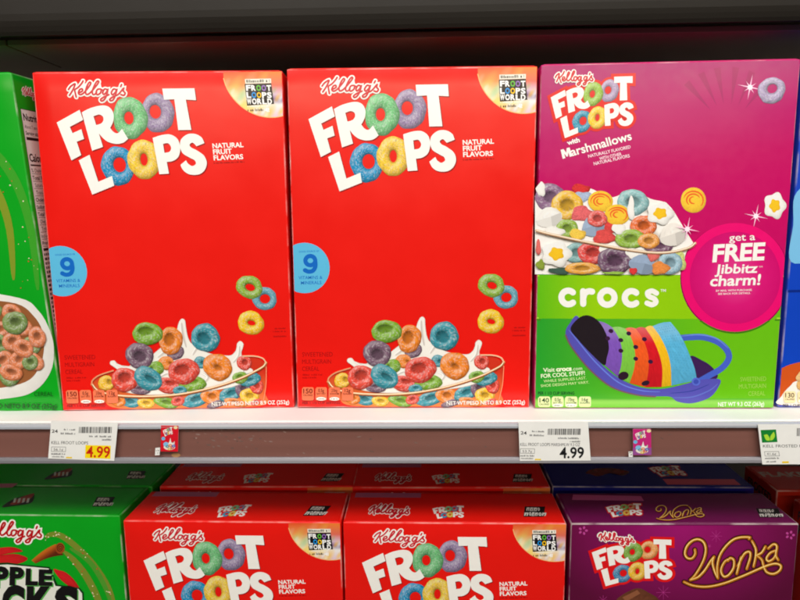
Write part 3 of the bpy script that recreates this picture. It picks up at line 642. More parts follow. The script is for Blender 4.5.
    A = [('r', 550.8, 195, 14, 12.5, (142, 106, 140)), ('r', 632.5, 200, 14.5, 12, (140, 186, 188)), ('b', 580.8, 187, 9, 5.5, (214, 52, 54)), ('b', 583, 194, 9, 5, (170, 186, 214)), ('r', 567.3, 203, 14.6, 13.2, (240, 186, 60)), ('b', 536.5+5, 187, 4.5, 7, W2),
         ('g', 549, 215, 14, 10, W2), ('b', 582, 211, 11, 7.5, (226, 104, 108)), ('r', 567, 226, 10, 8.5, (150, 184, 70)), ('b', 611.5, 221, 11, 8, (222, 72, 70)), ('s', 600.3, 198.8, 12.4, 10.4, 0), ('s', 616.8, 212, 12.6, 10.2, 0),
         ('g', 592.8, 223.5, 11.5, 10.5, (158, 178, 204)), ('b', 604, 234, 11, 7, (222, 80, 78)), ('b', 554, 229, 10, 5, W2), ('r', 643, 223, 12, 9.5, (236, 112, 48)), ('r', 630, 236, 14, 8.5, (148, 186, 66)), ('r', 657.8, 243, 14, 6.5, (124, 84, 112)),
         ('b', 630.5, 206, 3.4, 12, W2), ('r', 597, 216, 9, 7.5, (230, 92, 84)), ('r', 648, 238, 10, 7, (240, 160, 70)), ('b', 577, 232, 8, 6, (244, 200, 80)), ('b', 618, 226, 7, 5, W2), ('f', 659.3, 210.5, 14.5, 12, 0), ('g', 672, 231.5, 14, 11.5, (238, 232, 224)),
         ('b', 538, 245, 5, 8, (226, 110, 104)), ('r', 576.3, 250, 11, 9, (130, 176, 176)), ('r', 592, 250, 14, 10, (222, 72, 66)), ('b', 605, 247, 7, 5, W2), ('b', 560, 268, 12, 4, (64, 92, 80)), ('b', 540, 262, 6, 5, (140, 160, 60)), ('r', 613.8, 258, 16, 13, (112, 78, 106)), ('r', 581.5, 265.5, 16, 8, (240, 168, 60)),
         ('f', 555.8, 251, 16, 14, 0), ('b', 633, 250, 9, 5, W2), ('g', 641.5, 261.5, 14, 9.8, (152, 172, 200)), ('b', 613, 270, 11, 2.4, (150, 190, 80)), ('b', 676, 258, 9, 10, (206, 214, 130)), ('r', 669, 260, 11, 11, (152, 188, 204)), ('b', 659, 265, 9, 6.4, (234, 142, 70)), ('b', 652, 253, 6, 5, (224, 110, 104)), ('b', 632, 268, 4, 3.4, (220, 60, 60))]
    for i, (ty, x, y, a, b, c) in enumerate(A):
        if ty == 'r': a, b = a*1.1, b*1.1
        b = min(b, 271.4-y) if y > 250 else b
        if x-a < 535.5: a = x-535.5
        if ty == 'r': k.ring(x, y, a, b, c, L, hole=(.0, -.05, .36, .34), na=44, nr=10, grain=.14, core=tuple(v*.8 for v in c))
        elif ty == 'b': k.blob([(x+a*(1+.13*math.sin(3*t+i)+.08*math.sin(5*t+2*i))*math.cos(t), min(271.7, y+b*(1+.13*math.sin(3*t+i)+.08*math.sin(5*t+2*i))*math.sin(t))) for t in [j*math.pi/6+.3*(i % 3) for j in range(12)]], c, L, grain=.14 if c != W2 else .03, dark=.5 if c != W2 else .72)
        elif ty == 'g': gem(k, x, y, a, b, c, L, rot=(.3 if i % 2 else -.2))
        elif ty == 's': swirl(k, x, y, a, b, L, rot=i*.7)
        else: flower(k, x, y, a, L, b)
        L += 2
    rim = smooth(sm([(536.2, 228), (550, 231.5), (584.5, 239), (622, 246), (652, 249.6), (672, 248.6), (688, 244.4), (693.8, 240)]))
    k.stroke(rim, 2.6, (206, 168, 130), L); k.stroke([(x, y-.4) for x, y in rim], 1, (250, 236, 214), L+1); k.stroke([(x, y+1.2) for x, y in rim], .6, (140, 96, 70), L+2)
    k.build('bowl_picture', root)
    k = I(); k.ring(771, 89, 14, 12.6, (170, 156, 190), 8, hole=(.1, -.1, .36, .34), rot=-.5, na=56, nr=12); sparkle(k, 749.5, 86, 13, 8); k.build('flying_cereal_picture', root)
    k = I(); flower(k, 775, 202.5, 12, 8, 14); k.build('blossom_marshmallow_picture', root); k = I(); swirl(k, 693, 197.3, 12.6, 12.6, 8, 1.2); k.build('swirl_marshmallow_picture', root)
    for x_, y_, l_ in ((756, 213, 8), (686, 226, 100)): k = I(); sparkle(k, x_, y_, 12.5, l_); k.build('sparkle_picture', root)
    # free gift badge
    k = I(); clip = lambda x, y: (min(x, rx(y)), y)
    k.ellipse(735.4, 275.4, 55.6, 55.4, (140, 4, 70), 8, n=72, clip=clip); k.fill([clip(735.4+55.8*math.cos(t), 275.6+55.8*math.sin(t)) for t in [.62+i*.05 for i in range(41)] if math.sin(t)*55.8 > 41], (66, 116, 20), 8.5); k.ellipse(735.4, 274.7, 54.6, 54.8, (234, 10, 112), 9, n=72, clip=clip)
    ci = lerpc([(0, (226, 70, 146)), (.6, (214, 22, 118)), (1, (204, 10, 108))])
    k.grid(lambda s, t: clip(735.4+46*t*math.cos(2*math.pi*s), 275+46.4*t*math.sin(2*math.pi*s)), 60, 10, 10, lambda x, y: ci(math.hypot(x-735, y-275)/46))
    k.text('get a', (729, 238), (755.4, 236.8), 7.6, WHITE, 12, bold=.008, shear=0.); k.text('FREE', (712, 258.6), (766.6, 256.2), 17.4, WHITE, 12, bold=.035, shear=.12)
    k.text('Jibbitz', (714.4, 270.8), (758.6, 269.4), 9.6, WHITE, 12, bold=.022, shear=.12); k.text('TM', (759.4, 264.6), (763, 264.4), 1.6, WHITE, 12, bold=0); k.text('charm!', (710, 283.2), (761.8, 281.6), 11, WHITE, 12, bold=.024, shear=.12)
    k.text('BY MAIL WITH PURCHASE.', (716, 288.8), (752.8, 287.8), 1.9, WHITE, 12, bold=.01); k.text('SEE BACK FOR DETAILS.', (718, 292), (751, 291), 1.9, WHITE, 12, bold=.01)
    k.build('gift_badge', root)
    # shoe maker's word
    k = I(); wd = 6.2
    arc = lambda cx, cy, r_, a0, a1, n=24: [(cx+r_*math.cos(math.radians(a0+(a1-a0)*i/n)), cy+r_*math.sin(math.radians(a0+(a1-a0)*i/n))) for i in range(n+1)]
    k.stroke(arc(567.6, 295, 6.9, -48, -312), wd, WHITE, 9); k.stroke([(582.4, 288.6), (582.4, 301.4)], wd, WHITE, 9); k.stroke(smooth(sm([(582.4, 296), (584, 290.8), (588, 288.7), (591.4, 289)])), wd, WHITE, 10)
    k.stroke(arc(606.6, 295, 7.2, 0, 360)[:-1], wd, WHITE, 9, closed=True); k.stroke(arc(631, 295.2, 6.9, -48, -312), wd, WHITE, 9)
    k.stroke(smooth(sm([(656, 290.4), (651.5, 288.2), (647, 290), (648.4, 293.6), (653.6, 296), (655.4, 299.4), (651.5, 302), (646.4, 300.4)])), 5.2, WHITE, 9)
    k.text('TM', (660, 289), (665.4, 289), 2.8, WHITE, 9, bold=.01); k.build('shoe_maker_lettering', root)
    # clog picture
    k = I(); Z = lambda pts: [(560+x/4, 310+y/4) for x, y in pts]; BL = (84, 80, 178)
    k.stroke(smooth(sm(Z([(470, 104), (520, 100), (575, 100), (630, 118), (668, 150), (678, 186), (650, 226), (590, 262), (556, 282)]))), 6.2, (70, 96, 200), 10); k.stroke(smooth(sm(Z([(480, 96), (560, 90), (628, 106), (676, 146)]))), 1.4, (110, 140, 226), 11, taper=True)
    k.fill(smooth(sm(Z([(520, 180), (570, 195), (610, 222), (634, 262), (590, 290), (530, 280)])), True), (60, 30, 84), 9)
    k.fill(smooth(sm(Z([(18, 84), (34, 46), (70, 18), (115, 150), (200, 245), (300, 300), (400, 312), (500, 292), (560, 275), (640, 272), (636, 305), (600, 348), (530, 371), (470, 364), (440, 344), (380, 342), (300, 334), (200, 300), (110, 225), (40, 135)])), True), BL, 12)
    k.stroke(smooth(sm(Z([(18, 92), (40, 138), (110, 228), (200, 303), (300, 336), (380, 344)]))), 1.6, (120, 84, 96), 13)
    k.stroke(smooth(sm(Z([(30, 70), (70, 120), (140, 205), (230, 285), (320, 318), (400, 324)]))), 1.3, (104, 126, 224), 13, taper=True)
    k.stroke(smooth(sm(Z([(450, 348), (530, 345), (600, 318), (634, 290)]))), 1.2, (96, 112, 200), 13, taper=True); k.stroke(smooth(sm(Z([(440, 330), (530, 320), (600, 292)]))), .9, (50, 62, 150), 13, taper=True)
    Bs = [[(150, 35), (180, 85), (192, 140), (183, 185), (172, 212)], [(205, 60), (235, 110), (245, 165), (240, 220), (228, 262)], [(258, 65), (285, 110), (298, 170), (293, 230), (275, 288)], [(300, 65), (330, 110), (350, 170), (352, 230), (340, 305)],
          [(338, 62), (370, 110), (395, 170), (408, 230), (405, 304)], [(368, 55), (400, 100), (428, 160), (442, 220), (445, 298)], [(440, 38), (480, 90), (515, 165), (540, 230), (548, 276)]]
    Bs = [smooth(sm(Z(b))) for b in Bs]
    rn = random.Random(3)
    for i, c in enumerate([(126, 84, 186), (126, 202, 70), (240, 92, 34), (214, 26, 38), (246, 190, 30), (90, 180, 222)]):
        a, b = Bs[i], Bs[i+1]; lc = lin(c)
        def fn(s, t, a=a, b=b):
            j = min(len(a)-1, int(round(t*(len(a)-1)))); return a[j][0]+(b[j][0]-a[j][0])*s, a[j][1]+(b[j][1]-a[j][1])*s-1.2*math.sin(math.pi*s)*(1-t)
        def shade(x, y, lc=lc, i=i):
            d = (y-(328+(x-600)*.02))/55; kf = (1.06-.34*max(0, min(1, d))**1.4)*(1+rn.gauss(0, .06)); hi = max(0, .16-abs(d+.06)*.6); return tuple(v*kf*(1-hi)+.75*hi for v in lc)
        k.grid(fn, 14, len(a)-1, 14, shade)
    k.fill(smooth(sm(Z([(38, 66), (72, 22), (110, 12), (150, 35), (180, 85), (192, 140), (183, 185), (172, 214), (120, 168), (66, 108)])), True), (34, 26, 32), 15)
    for x, y in ((200, 75), (187, 105), (240, 112), (240, 155), (272, 85), (300, 140), (300, 188), (335, 108), (360, 200)): k.ellipse(*Z([(x, y)])[0], 2.5, 2.1, (56, 26, 60), 16, rot=.3, n=16)
    for x, y, a, b in ((250, 258, 5.4, 4.2), (340, 288, 4.2, 2.6)): k.ellipse(*Z([(x, y)])[0], a, b, (44, 24, 40), 16, rot=-.3, n=20)
    for i in range(1, 8):
        for j in range(2, 18):
            a, b = Bs[5], Bs[6]; ja = int(j/20*(len(a)-1)); f_ = i/8; k.ellipse(a[ja][0]+(b[ja][0]-a[ja][0])*f_, a[ja][1]+(b[ja][1]-a[ja][1])*f_, .42, .42, (64, 150, 200), 16, n=6)
    k.ellipse(*Z([(545, 282)])[0], 4.4, 4.2, (84, 104, 206), 17); k.ellipse(*Z([(545, 282)])[0], 2.6, 2.4, (60, 76, 176), 18); k.build('clog_picture', root)
    k = I(); PG = (222, 240, 170)
    for t, a, b, hh, bo in (('Visit', (541.7, 371), (553.4, 370.2), 4.4, .015), ('crocs', (554.6, 370.1), (570.4, 369.2), 4.6, .05), ('.com', (571, 369.2), (581, 368.5), 3.8, 0), ('FOR COOL STUFF!', (539.3, 377), (583.7, 373.6), 4.2, .02)): k.text(t, a, b, hh, (240, 248, 214), 8, bold=bo)
    k.text('WHILE SUPPLIES LAST.', (542, 381.6), (585.2, 378), 2.9, PG, 8, bold=0); k.text('SHOE DESIGN MAY VARY.', (539, 386.4), (587.8, 382.4), 2.9, PG, 8, bold=0); k.build('offer_lettering', root)
    k = I(); DG = (14, 58, 30); k.text('PER 1 1/3 CUP SERVING', (536, 394), (572.8, 394), 3.2, DG, 8, bold=.02)
    nutrition_tabs(k, [(536, 548.3), (549.8, 561.8), (563.2, 575.8), (577.3, 589.6)], 395.8, 406.6, (222, 232, 170), None, 9, DG, [('140', 'CALORIES', 0), ('0.5g', 'SAT FAT', 1), ('170mg', 'SODIUM', 1), ('16g', 'SUGARS', 0)]); k.build('nutrition_tabs', root)
    k = I()
    for t, a, b in (('SWEETENED', (741.5, 380.4), (767.8, 379.8)), ('MULTIGRAIN', (740, 387.8), (767.8, 387)), ('CEREAL', (749.8, 395.2), (767, 394.7))): k.text(t, a, b, 4.8, (160, 208, 80), 8, bold=0)
    k.text('NET WT 9.3 OZ (263g)', (719, 406), (766, 405.4), 4.4, WHITE, 9, bold=.01); k.build('weight_lettering', root)
    return root
tag(magenta_box(), 'magenta and green cereal box with a striped clog picture on the upper shelf', 'cereal box')

# ------------------------------------------------------------------ green boxes
GRN = board('green_carton_board', (10, 160, 28))
def ring_heap(k, items, L):
    for i, (x, y, a, b, c, ro) in enumerate(items): k.ring(x, y, a, b, c, L+i, hole=(.05, -.12, .36, .26), rot=ro, na=44, nr=10, grain=.12, core=tuple(v*.62 for v in c))
def side_facts(root, g):
    k = Ink(lambda x, y: (x, y), g['right']); H = g['H']; D = g['D']
    k.fill([(.0045, .030), (D-.004, .030), (D-.004, H-.026), (.0045, H-.026)], (236, 236, 230), 1); K0 = (40, 38, 38)
    for a, b in (((.0045, H-.026), (D-.004, H-.026)), ((.0045, .030), (.0045, H-.026)), ((D-.004, .030), (D-.004, H-.026))): k.stroke([a, b], .0005, K0, 2)
    def tx(t, x0, x1, y, hh, bold=.02): # mirrored height: sheet metres grow upwards
        vs, fs = glyphs(t, bold, 0.); ids = [k.add(x0+(x1-x0)*x, y+hh*yy, 3, lin(K0)) for x, yy in vs]
        for f in fs: k.f.append(tuple(ids[i] for i in f))
    tx('Nutrition Facts', .0065, .050, H-.0345, .0055, .03); tx('About 7 servings per container', .0065, .046, H-.0405, .0028, 0); tx('Serving size  1 1/3 cup (39g)', .0065, .050, H-.0455, .0030, .02)
    k.fill([(.0065, H-.0495), (D-.006, H-.0495), (D-.006, H-.0472), (.0065, H-.0472)], K0, 3)
    tx('Calories', .0065, .030, H-.066, .0062, .03); tx('140', .038, .050, H-.066, .0072, .03); k.fill([(.0065, H-.0695), (D-.006, H-.0695), (D-.006, H-.0683), (.0065, H-.0683)], K0, 3)
    y = H-.0745; rows = ['% Daily Value*', 'Total Fat 1g', 'Saturated Fat 0.5g', 'Trans Fat 0g', 'Cholesterol 0mg', 'Sodium 210mg', 'Total Carbohydrate 35g', 'Dietary Fiber 2g', 'Total Sugars 13g', 'Includes 13g Added Sugars', 'Protein 2g']
    for i, t in enumerate(rows):
        tx(t, .0065+(.002 if i in (2, 3, 7, 8) else 0), .0065+.0017*len(t)+.002, y, .0032, .02 if i in (1, 4, 5, 6, 10) else 0)
        k.fill([(.0065, y-.0013), (D-.006, y-.0013), (D-.006, y-.0010), (.0065, y-.0010)], K0, 3); y -= .0058
    k.fill([(.0065, y+.001), (D-.006, y+.001), (D-.006, y+.0032), (.0065, y+.0032)], K0, 3); y -= .003
    while y > .034:
        yy = y; x1 = D-.007-random.uniform(0, .006); x = .0065
        while x < x1:
            wv = random.uniform(.0012, .004); k.fill([(x, yy), (min(x1, x+wv), yy), (min(x1, x+wv), yy+.0021), (x, yy+.0021)], (70, 68, 68), 3); x += wv+.0008
        y -= .0036
    k.build('nutrition_panel', root)
    k = Ink(lambda x, y: (x, y), g['right']); s = k.sub(affine([(322, 90), (381, 86), (356, 98)], [(.010, H-.013), (.034, H-.0115), (.024, H-.0165)])); kelloggs(s, 2, rimw=4.6); k.build('side_maker_lettering', root)
def bits(k, pts, lay, n, wv, seed):
    rn = random.Random(seed); P = smooth(sm(pts), n=10)
    for i in range(n):
        x, y = P[int(rn.random()*len(P))]; x += rn.uniform(-wv, wv); y += rn.uniform(-wv, wv); r = rn.uniform(.35, .8); k.ellipse(x, y, r, r, rn.choice([(236, 214, 170), (236, 220, 190), (190, 60, 40)]), lay+i*.02, n=7)
def green_upper():
    sh = -.040; foot = at(62, 411.5, -.003)
    root, g = make_carton('cereal_box', GRN, loc=(foot.x-BW/2, -.003+BD/2, 0), rot=(math.radians(1.6), 0, .012), shear=sh)
    bpy.context.view_layer.update()
    h = sheet_of(g['fq'], g['W'], g['H']); I = lambda: Ink(h, g['front'])
    k = I(); OL = (128, 148, 40)
    k.stroke(smooth(sm([(-60, 120), (-20, 140), (12, 175), (30, 225), (38, 290)])), 9, (60, 158, 40), 2, taper=True); k.stroke(smooth(sm([(-60, 150), (-14, 176), (8, 220), (14, 280)])), 8, OL, 3, taper=True); bits(k, [(-20, 150), (8, 180), (24, 230), (30, 280)], 5, 26, 9, 2); k.build('cinnamon_swoosh_picture', root)
    k = I(); O_, G_ = (222, 130, 84), (124, 150, 84)
    k.blob([(-130, 310), (-100, 296), (-40, 290), (20, 298), (38, 310), (49, 328), (54, 348), (51, 371), (36, 390), (10, 398), (-50, 401), (-110, 390), (-135, 350)], (244, 242, 236), 5, grain=.01, dark=.7)
    k.fill(smooth(sm([(-118, 312), (-60, 300), (10, 302), (34, 316), (44, 338), (40, 366), (20, 384), (-40, 390), (-100, 380), (-122, 345)]), True), (150, 92, 52), 6)
    rn = random.Random(4); its = []
    for yy in range(5):
        for xx in range(9): its.append((-106+xx*17+rn.uniform(-4, 4)+(yy % 2)*7, 314+yy*15+rn.uniform(-3, 3), rn.uniform(9.5, 12), rn.uniform(8, 10), rn.choice([O_, O_, G_]), rn.uniform(-.8, .8)))
    its = [t for t in its if t[0]+.5*(abs(t[1]-345)) < 42] + [(38, 337, 8.5, 11, O_, -.3), (31, 362, 8, 8, G_, .2), (16, 322.5, 12.6, 11.5, G_, .1), (24, 348, 11, 9, O_, .5), (12, 372, 12, 8, O_, .3)]
    ring_heap(k, its, 7); k.build('bowl_picture', root)
    k = I(); DG = (16, 60, 20); k.text('CEREAL', (35, 395.6), (54, 395.6), 4.6, DG, 62, bold=0); k.text('NET WT/PESO NETO 8.9 OZ (252g)', (-34, 407.4), (57.5, 408), 5, DG, 62, bold=.01); k.build('weight_lettering', root)
    side_facts(root, g)
    return root
tag(green_upper(), 'green cereal box with a nutrition facts side panel at the left of the upper shelf', 'cereal box')
def green_lower():
    foot = at(121.5, 516, .021)
    root, g = make_carton('cereal_box', GRN, loc=(foot.x-BW/2, .021+BD/2, ZL), rot=(0, 0, -.02))
    h = sheet_of(g['fq'], g['W'], g['H']); ht = sheet_of(g['tq'], g['W'], g['D']); I = lambda: Ink(h, g['front'])
    k = I(); s = k.sub(affine(K_REF, [(5.2, 523), (37.4, 526.4), (27, 542.2)])); kelloggs(s, 6, red=(186, 16, 26)); k.build('maker_lettering', root)
    k = I(); OL = (120, 138, 44)
    t1 = [(46, 538), (50, 534.5), (62, 536), (80, 550), (98, 570), (112, 596), (120, 640)]; t2 = [(64, 551), (76, 562), (90, 582), (102, 610), (108, 650)]
    k.stroke(smooth(sm(t1)), 6, OL, 2, taper=True); k.stroke(smooth(sm([(70, 548), (90, 562), (104, 584), (112, 606)])), 5, (78, 150, 44), 2.9, taper=True); k.stroke(smooth(sm(t2)), 7, OL, 4, taper=True); bits(k, t1[:6], 6, 26, 2.4, 5); bits(k, t2[:4], 6, 18, 3, 6); k.build('cinnamon_swoosh_picture', root)
    k = I(); cst = lerpc([(0, (196, 104, 30)), (.5, (150, 66, 20)), (1, (92, 36, 14))])
    k.grid(lambda s, t: (32+(56-32)*s+t*(4+4*s), 560-16*s-3*math.sin(s*3)*.6+t*(3+8*s)), 14, 6, 7, lambda x, y: cst(min(1, max(0, (y-(560-.66*(x-32)))/8))))
    k.ellipse(60.4, 548, 4.6, 5.6, (150, 70, 26), 8); k.stroke([(60.4+r_*math.cos(a), 548+1.2*r_*math.sin(a)) for a, r_ in [(i*.4, .5+.1*i) for i in range(32)]], .8, (84, 34, 14), 9)
    k.build('cinnamon_stick_picture', root)
    k = I(); AR = (206, 30, 34)
    for i, p in enumerate(([(-30, 552), (0, 547.5), (14, 547), (23, 551), (10, 553), (-10, 557), (-30, 560)], [(-30, 560), (0, 555), (16, 553.5), (28, 558), (20, 563), (0, 565), (-30, 572)], [(54, 569), (60, 570), (66, 572), (74, 579), (80, 589), (70, 586), (60, 578)])): k.blob(p, AR, 7+i*.2, dark=.6, grain=.05)
    k.build('apple_picture', root)
    # big black lettering with white and green rims
    k = I(); LET = [('A', -22, -8, 567, 585), ('P', -6, 9, 566, 585), ('P', 10, 24.5, 566.5, 583.5), ('L', 26, 38.5, 568, 583.5), ('E', 39, 53, 569, 584), ('J', -44, -24, 584, 616), ('A', -22, 0, 584, 616), ('C', 2, 25, 585, 618), ('K', 27, 53, 586, 618), ('S', 55, 79, 586, 620)]
    k.fill(smooth([(-60, 566), (8, 562), (22, 564), (50, 566.5), (58, 584), (80, 587.5), (84, 592), (86, 630), (-70, 630)], True), (12, 60, 20), 10)
    k.fill(smooth([(-58, 568), (8, 564), (22, 565.4), (49, 568), (56, 585.4), (79, 588.6), (82.4, 593), (84, 628), (-66, 628)], True), (232, 234, 224), 11)
    for i, (chh, a, b, t, bo) in enumerate(LET):
        k.text(chh, (a+1.2, bo+1.2), (b+1.2, bo+1.4), bo-t, (92, 176, 84), 12+.02*i, bold=.06); k.text(chh, (a, bo), (b, bo+.3), bo-t, (22, 20, 20), 13+.02*i, bold=.06)
    k.build('title_lettering', root)
    k = Ink(ht, g['top']); k.fill(smooth(sm([(2, 507), (14, 499), (32, 494.5), (34, 498), (30, 503.5), (14, 506)]), True), (30, 24, 22), 2); k.fill(smooth(sm([(10, 504), (22, 497), (34, 493.5), (30, 499), (18, 504)]), True), (150, 50, 30), 2.6)
    for x in range(4): k.fill([(13+x*4.4, 503), (15.4+x*4.4, 502.4), (16.6+x*4.4, 498), (14.2+x*4.4, 498.6)], (206, 206, 196), 4)
    k.build('top_title_lettering', root)
    k = Ink(ht, g['top']); white_mark(k, 92, 497, 110, 506.6, 5); k.build('top_scan_mark', root)
    k = Ink(ht, g['top']); k.fill([(-60, 485), (18, 483.4), (12, 487.6), (-66, 488.6)], (190, 110, 130), 2); k.build('glue_tab', root)
    return root
gl = tag(green_lower(), 'green cereal box in front at the left of the lower shelf', 'cereal box', 'green cereal boxes on the lower shelf')
gb = dup(gl); gb.location.y += .0590; gb.location.x += .004; gb['label'] = 'green cereal box in shade behind the front green box on the lower shelf'

# ------------------------------------------------------------------ blue box at the right
BLU = board('blue_carton_board', (14, 66, 190))
def blue_box():
    f = at(777.5, 409, 0)
    root, g = make_carton('cereal_box', BLU, loc=(f.x+BW/2, BD/2, 0), rot=(0, 0, 0))
    h = sheet_of(g['fq'], g['W'], g['H']); I = lambda: Ink(h, g['front']); Ln = g['fq'][0], g['fq'][3]
    lx = lambda y: Ln[0][0]+(Ln[1][0]-Ln[0][0])*(y-Ln[0][1])/(Ln[1][1]-Ln[0][1])+.9
    k = I(); k.fill(smooth(sm([(lx(192)+1, 192), (830, 180), (900, 190), (960, 230), (900, 262), (830, 258), (lx(262)+1, 262), (lx(225), 225)]), True), (120, 190, 232), 2); k.fill([(lx(290), 290), (lx(290)+90, 288), (lx(292)+90, 291), (lx(292), 292.4)], (8, 40, 130), 2); k.build('sky_picture', root)
    k = I(); k.fill(smooth([(lx(368), 368), (800, 362, 1), (860, 352, 1), (940, 350, 1), (990, 360), (980, 405), (lx(405), 405)], True), (206, 84, 28), 3)
    k.blob([(782, 408-3), (781.5, 396), (790, 386), (800, 380), (850, 372), (920, 374), (960, 390), (950, 404), (860, 406)], (246, 242, 234), 4, dark=.8, grain=.01)
    rn = random.Random(8)
    for i in range(22):
        x, y, r = 792+rn.uniform(0, 140), 372+rn.uniform(-6, 14), rn.uniform(8, 12)
        k.blob([(x+r*rn.uniform(.7, 1.1)*math.cos(t), y+r*.8*rn.uniform(.7, 1.1)*math.sin(t)) for t in [j*.7 for j in range(9)]], rn.choice([(224, 176, 112), (232, 190, 130), (214, 160, 96)]), 6+i, grain=.12)
    k.build('bowl_picture', root)
    k = I(); nutrition_tabs(k, [(783.5, 795), (797, 808), (810, 821), (823, 834)], 391, 402.5, (244, 226, 176), None, 32, (60, 20, 16), [('130', 'CALORIES', 0), ('0g', 'SAT FAT', 1), ('200mg', 'SODIUM', 1), ('12g', 'SUGARS', 0)])
    k.text('PER 1 CUP SERVING', (782.5, 406.4), (815, 406.4), 2.6, (60, 20, 16), 33, bold=.01); k.build('nutrition_tabs', root)
    return root
tag(blue_box(), 'blue cereal box, only its edge showing right of the magenta box', 'cereal box')

# ------------------------------------------------------------------ purple box with gold lettering, navy box behind it
PUR = board('purple_carton_board', (104, 16, 74))
W_ST = [[(135, 178), (138, 218), (110, 258), (68, 256), (44, 215), (62, 150), (110, 100), (165, 84), (214, 108), (236, 170), (224, 250), (186, 335), (132, 418), (92, 456)],
    [(92, 456), (150, 438), (186, 412), (232, 360), (280, 284), (312, 244)], [(312, 244), (298, 300), (318, 380), (346, 440)], [(346, 440), (342, 330), (366, 232), (420, 150), (490, 88), (560, 66), (640, 66), (634, 80)],
    [(470, 256), (410, 290), (376, 366), (400, 424), (448, 410), (492, 344), (494, 276), (462, 256), (438, 280)],
    [(562, 248), (540, 330), (520, 400)], [(530, 330), (590, 220), (640, 200), (646, 250), (612, 356)],
    [(662, 100), (696, 170), (696, 240), (676, 334)], [(786, 150), (752, 206), (704, 232)],
    [(704, 232), (752, 272), (772, 340), (802, 388), (862, 402), (916, 372), (928, 328), (882, 308), (820, 320), (750, 346), (640, 394), (554, 430), (400, 488), (250, 518), (120, 508), (34, 474)],
    [(812, 168), (860, 130), (892, 150), (882, 230), (904, 274)], [(888, 186), (832, 208), (796, 258), (816, 286), (860, 262), (884, 220)]]
W_ST = [[(680+x/9.23, 530+y/9.23) for x, y in s_] for s_ in W_ST]
W_REF = [(684, 543), (770, 545), (700, 586)]
def wonka(k, lay, f=1.0):
    for i, s_ in enumerate(W_ST): k.stroke(smooth(sm(s_)), 5.2*f, (52, 14, 26), lay+i*.5)
    for i, s_ in enumerate(W_ST): k.stroke(smooth(sm(s_)), 3.5*f, (138, 66, 14), lay+7+i*.5)
    for i, s_ in enumerate(W_ST): k.stroke([(x-.2*f, y-.2*f) for x, y in smooth(sm(s_))], 2.3*f, (200, 124, 26), lay+14+i*.5)
    for i, s_ in enumerate(W_ST): k.stroke([(x-.55*f, y-.4*f) for x, y in smooth(sm(s_))], 1.0*f, (255, 228, 140), lay+21+i*.5, taper=True)
def purple_box():
    a = at(571, 522, .007); rz = .003
    root, g = make_carton('cereal_box', PUR, loc=base_loc(a.x, .007, rz, z=ZL), rot=(0, 0, rz))
    h = sheet_of(g['fq'], g['W'], g['H']); ht = sheet_of(g['tq'], g['W'], g['D']); I = lambda: Ink(h, g['front'])
    fq = g['fq']; lx = lambda y: fq[0][0]+(fq[3][0]-fq[0][0])*(y-fq[0][1])/(fq[3][1]-fq[0][1])+.9; rx = lambda y: fq[1][0]+(fq[2][0]-fq[1][0])*(y-fq[1][1])/(fq[2][1]-fq[1][1])-.9
    k = I(); ca = lin((158, 22, 110)); cb = lin((88, 12, 52))
    def cc(x, y):
        d = min(1, math.hypot((x-680)/135, (y-526)/95)); return tuple(p+(q_-p)*d for p, q_ in zip(ca, cb))
    k.grid(lambda s, t: (lx(525.5+170*t)+s*(rx(525.5+170*t)-lx(525.5+170*t)), 525.6+170*t), 24, 24, 1, cc)
    for x, y in ((583, 530.5), (790, 535)):
        for i in range(5): aa = i*1.256; k.ellipse(x+3.4*math.cos(aa), y+3*math.sin(aa), 1.5, 1.2, (190, 70, 150), 2, rot=aa, n=12)
    for x, y, r_ in ((716, 536, 6), (663, 592, 7), (603, 600, 5), (709, 546, 2)):
        for i in range(4): aa = i*math.pi/4; k.stroke([(x-r_*math.cos(aa), y-r_*math.sin(aa)), (x+r_*math.cos(aa), y+r_*math.sin(aa))], 1.2, (184, 56, 140), 2+i*.9, taper=True)
    k.build('purple_background', root)
    k = I(); s = k.sub(affine(T_REF, [(591.7, 552.3), (671.2, 539.5), (605.5, 585.7)])); title(s, 6, cols=[(240, 160, 84), (124, 170, 56), (50, 130, 176), (244, 186, 40)], border=(222, 22, 26), bw=11.5); k.build('title_lettering', root)
    k = I(); s = k.sub(affine([(322, 90), (381, 86), (356, 98)], [(599, 538), (634, 538.2), (622, 544)])); kelloggs(s, 14, rimw=5.4, wd=2.2); k.build('maker_lettering', root)
    k = I(); wonka(k, 8); k.text('TM', (776, 558), (779, 558), 1.4, (230, 180, 210), 8, bold=0); k.build('gold_lettering', root)
    k = I(); k.blob([(615, 604), (620, 596), (636, 588), (648, 592), (660, 602), (664, 630), (612, 630)], (104, 58, 38), 4, dark=.6); k.fill([(622, 597), (637, 589.6), (640, 593), (626, 601)], (140, 86, 58), 5.5)
    k.blob([(674, 604), (680, 601), (690, 600.5), (696, 604), (690, 612), (676, 612)], (104, 58, 38), 4, dark=.6); k.build('chocolate_picture', root)
    k = Ink(ht, g['top']); s = k.sub(affine(T_REF, [(606, 507.5), (641, 503.8), (613, 517.4)])); title(s, 3, cols=[(200, 130, 80), (124, 170, 56), (50, 130, 176), (230, 176, 40)], border=(206, 20, 24), bw=11, detail=.5); k.build('top_title_lettering', root)
    k = Ink(ht, g['top']); s = k.sub(affine(W_REF, [(655.5, 507), (698, 508.6), (665, 520.5)])); wonka(s, 3); k.build('top_gold_lettering', root)
    k = Ink(ht, g['top']); white_mark(k, 760, 508.5, 782, 517.5, -4); k.build('top_scan_mark', root)
    k = Ink(ht, g['top']); k.fill([(573, 494.6), (641, 496.2), (644, 501), (572, 500)], (190, 84, 140), 2); k.build('glue_tab', root)
    return root
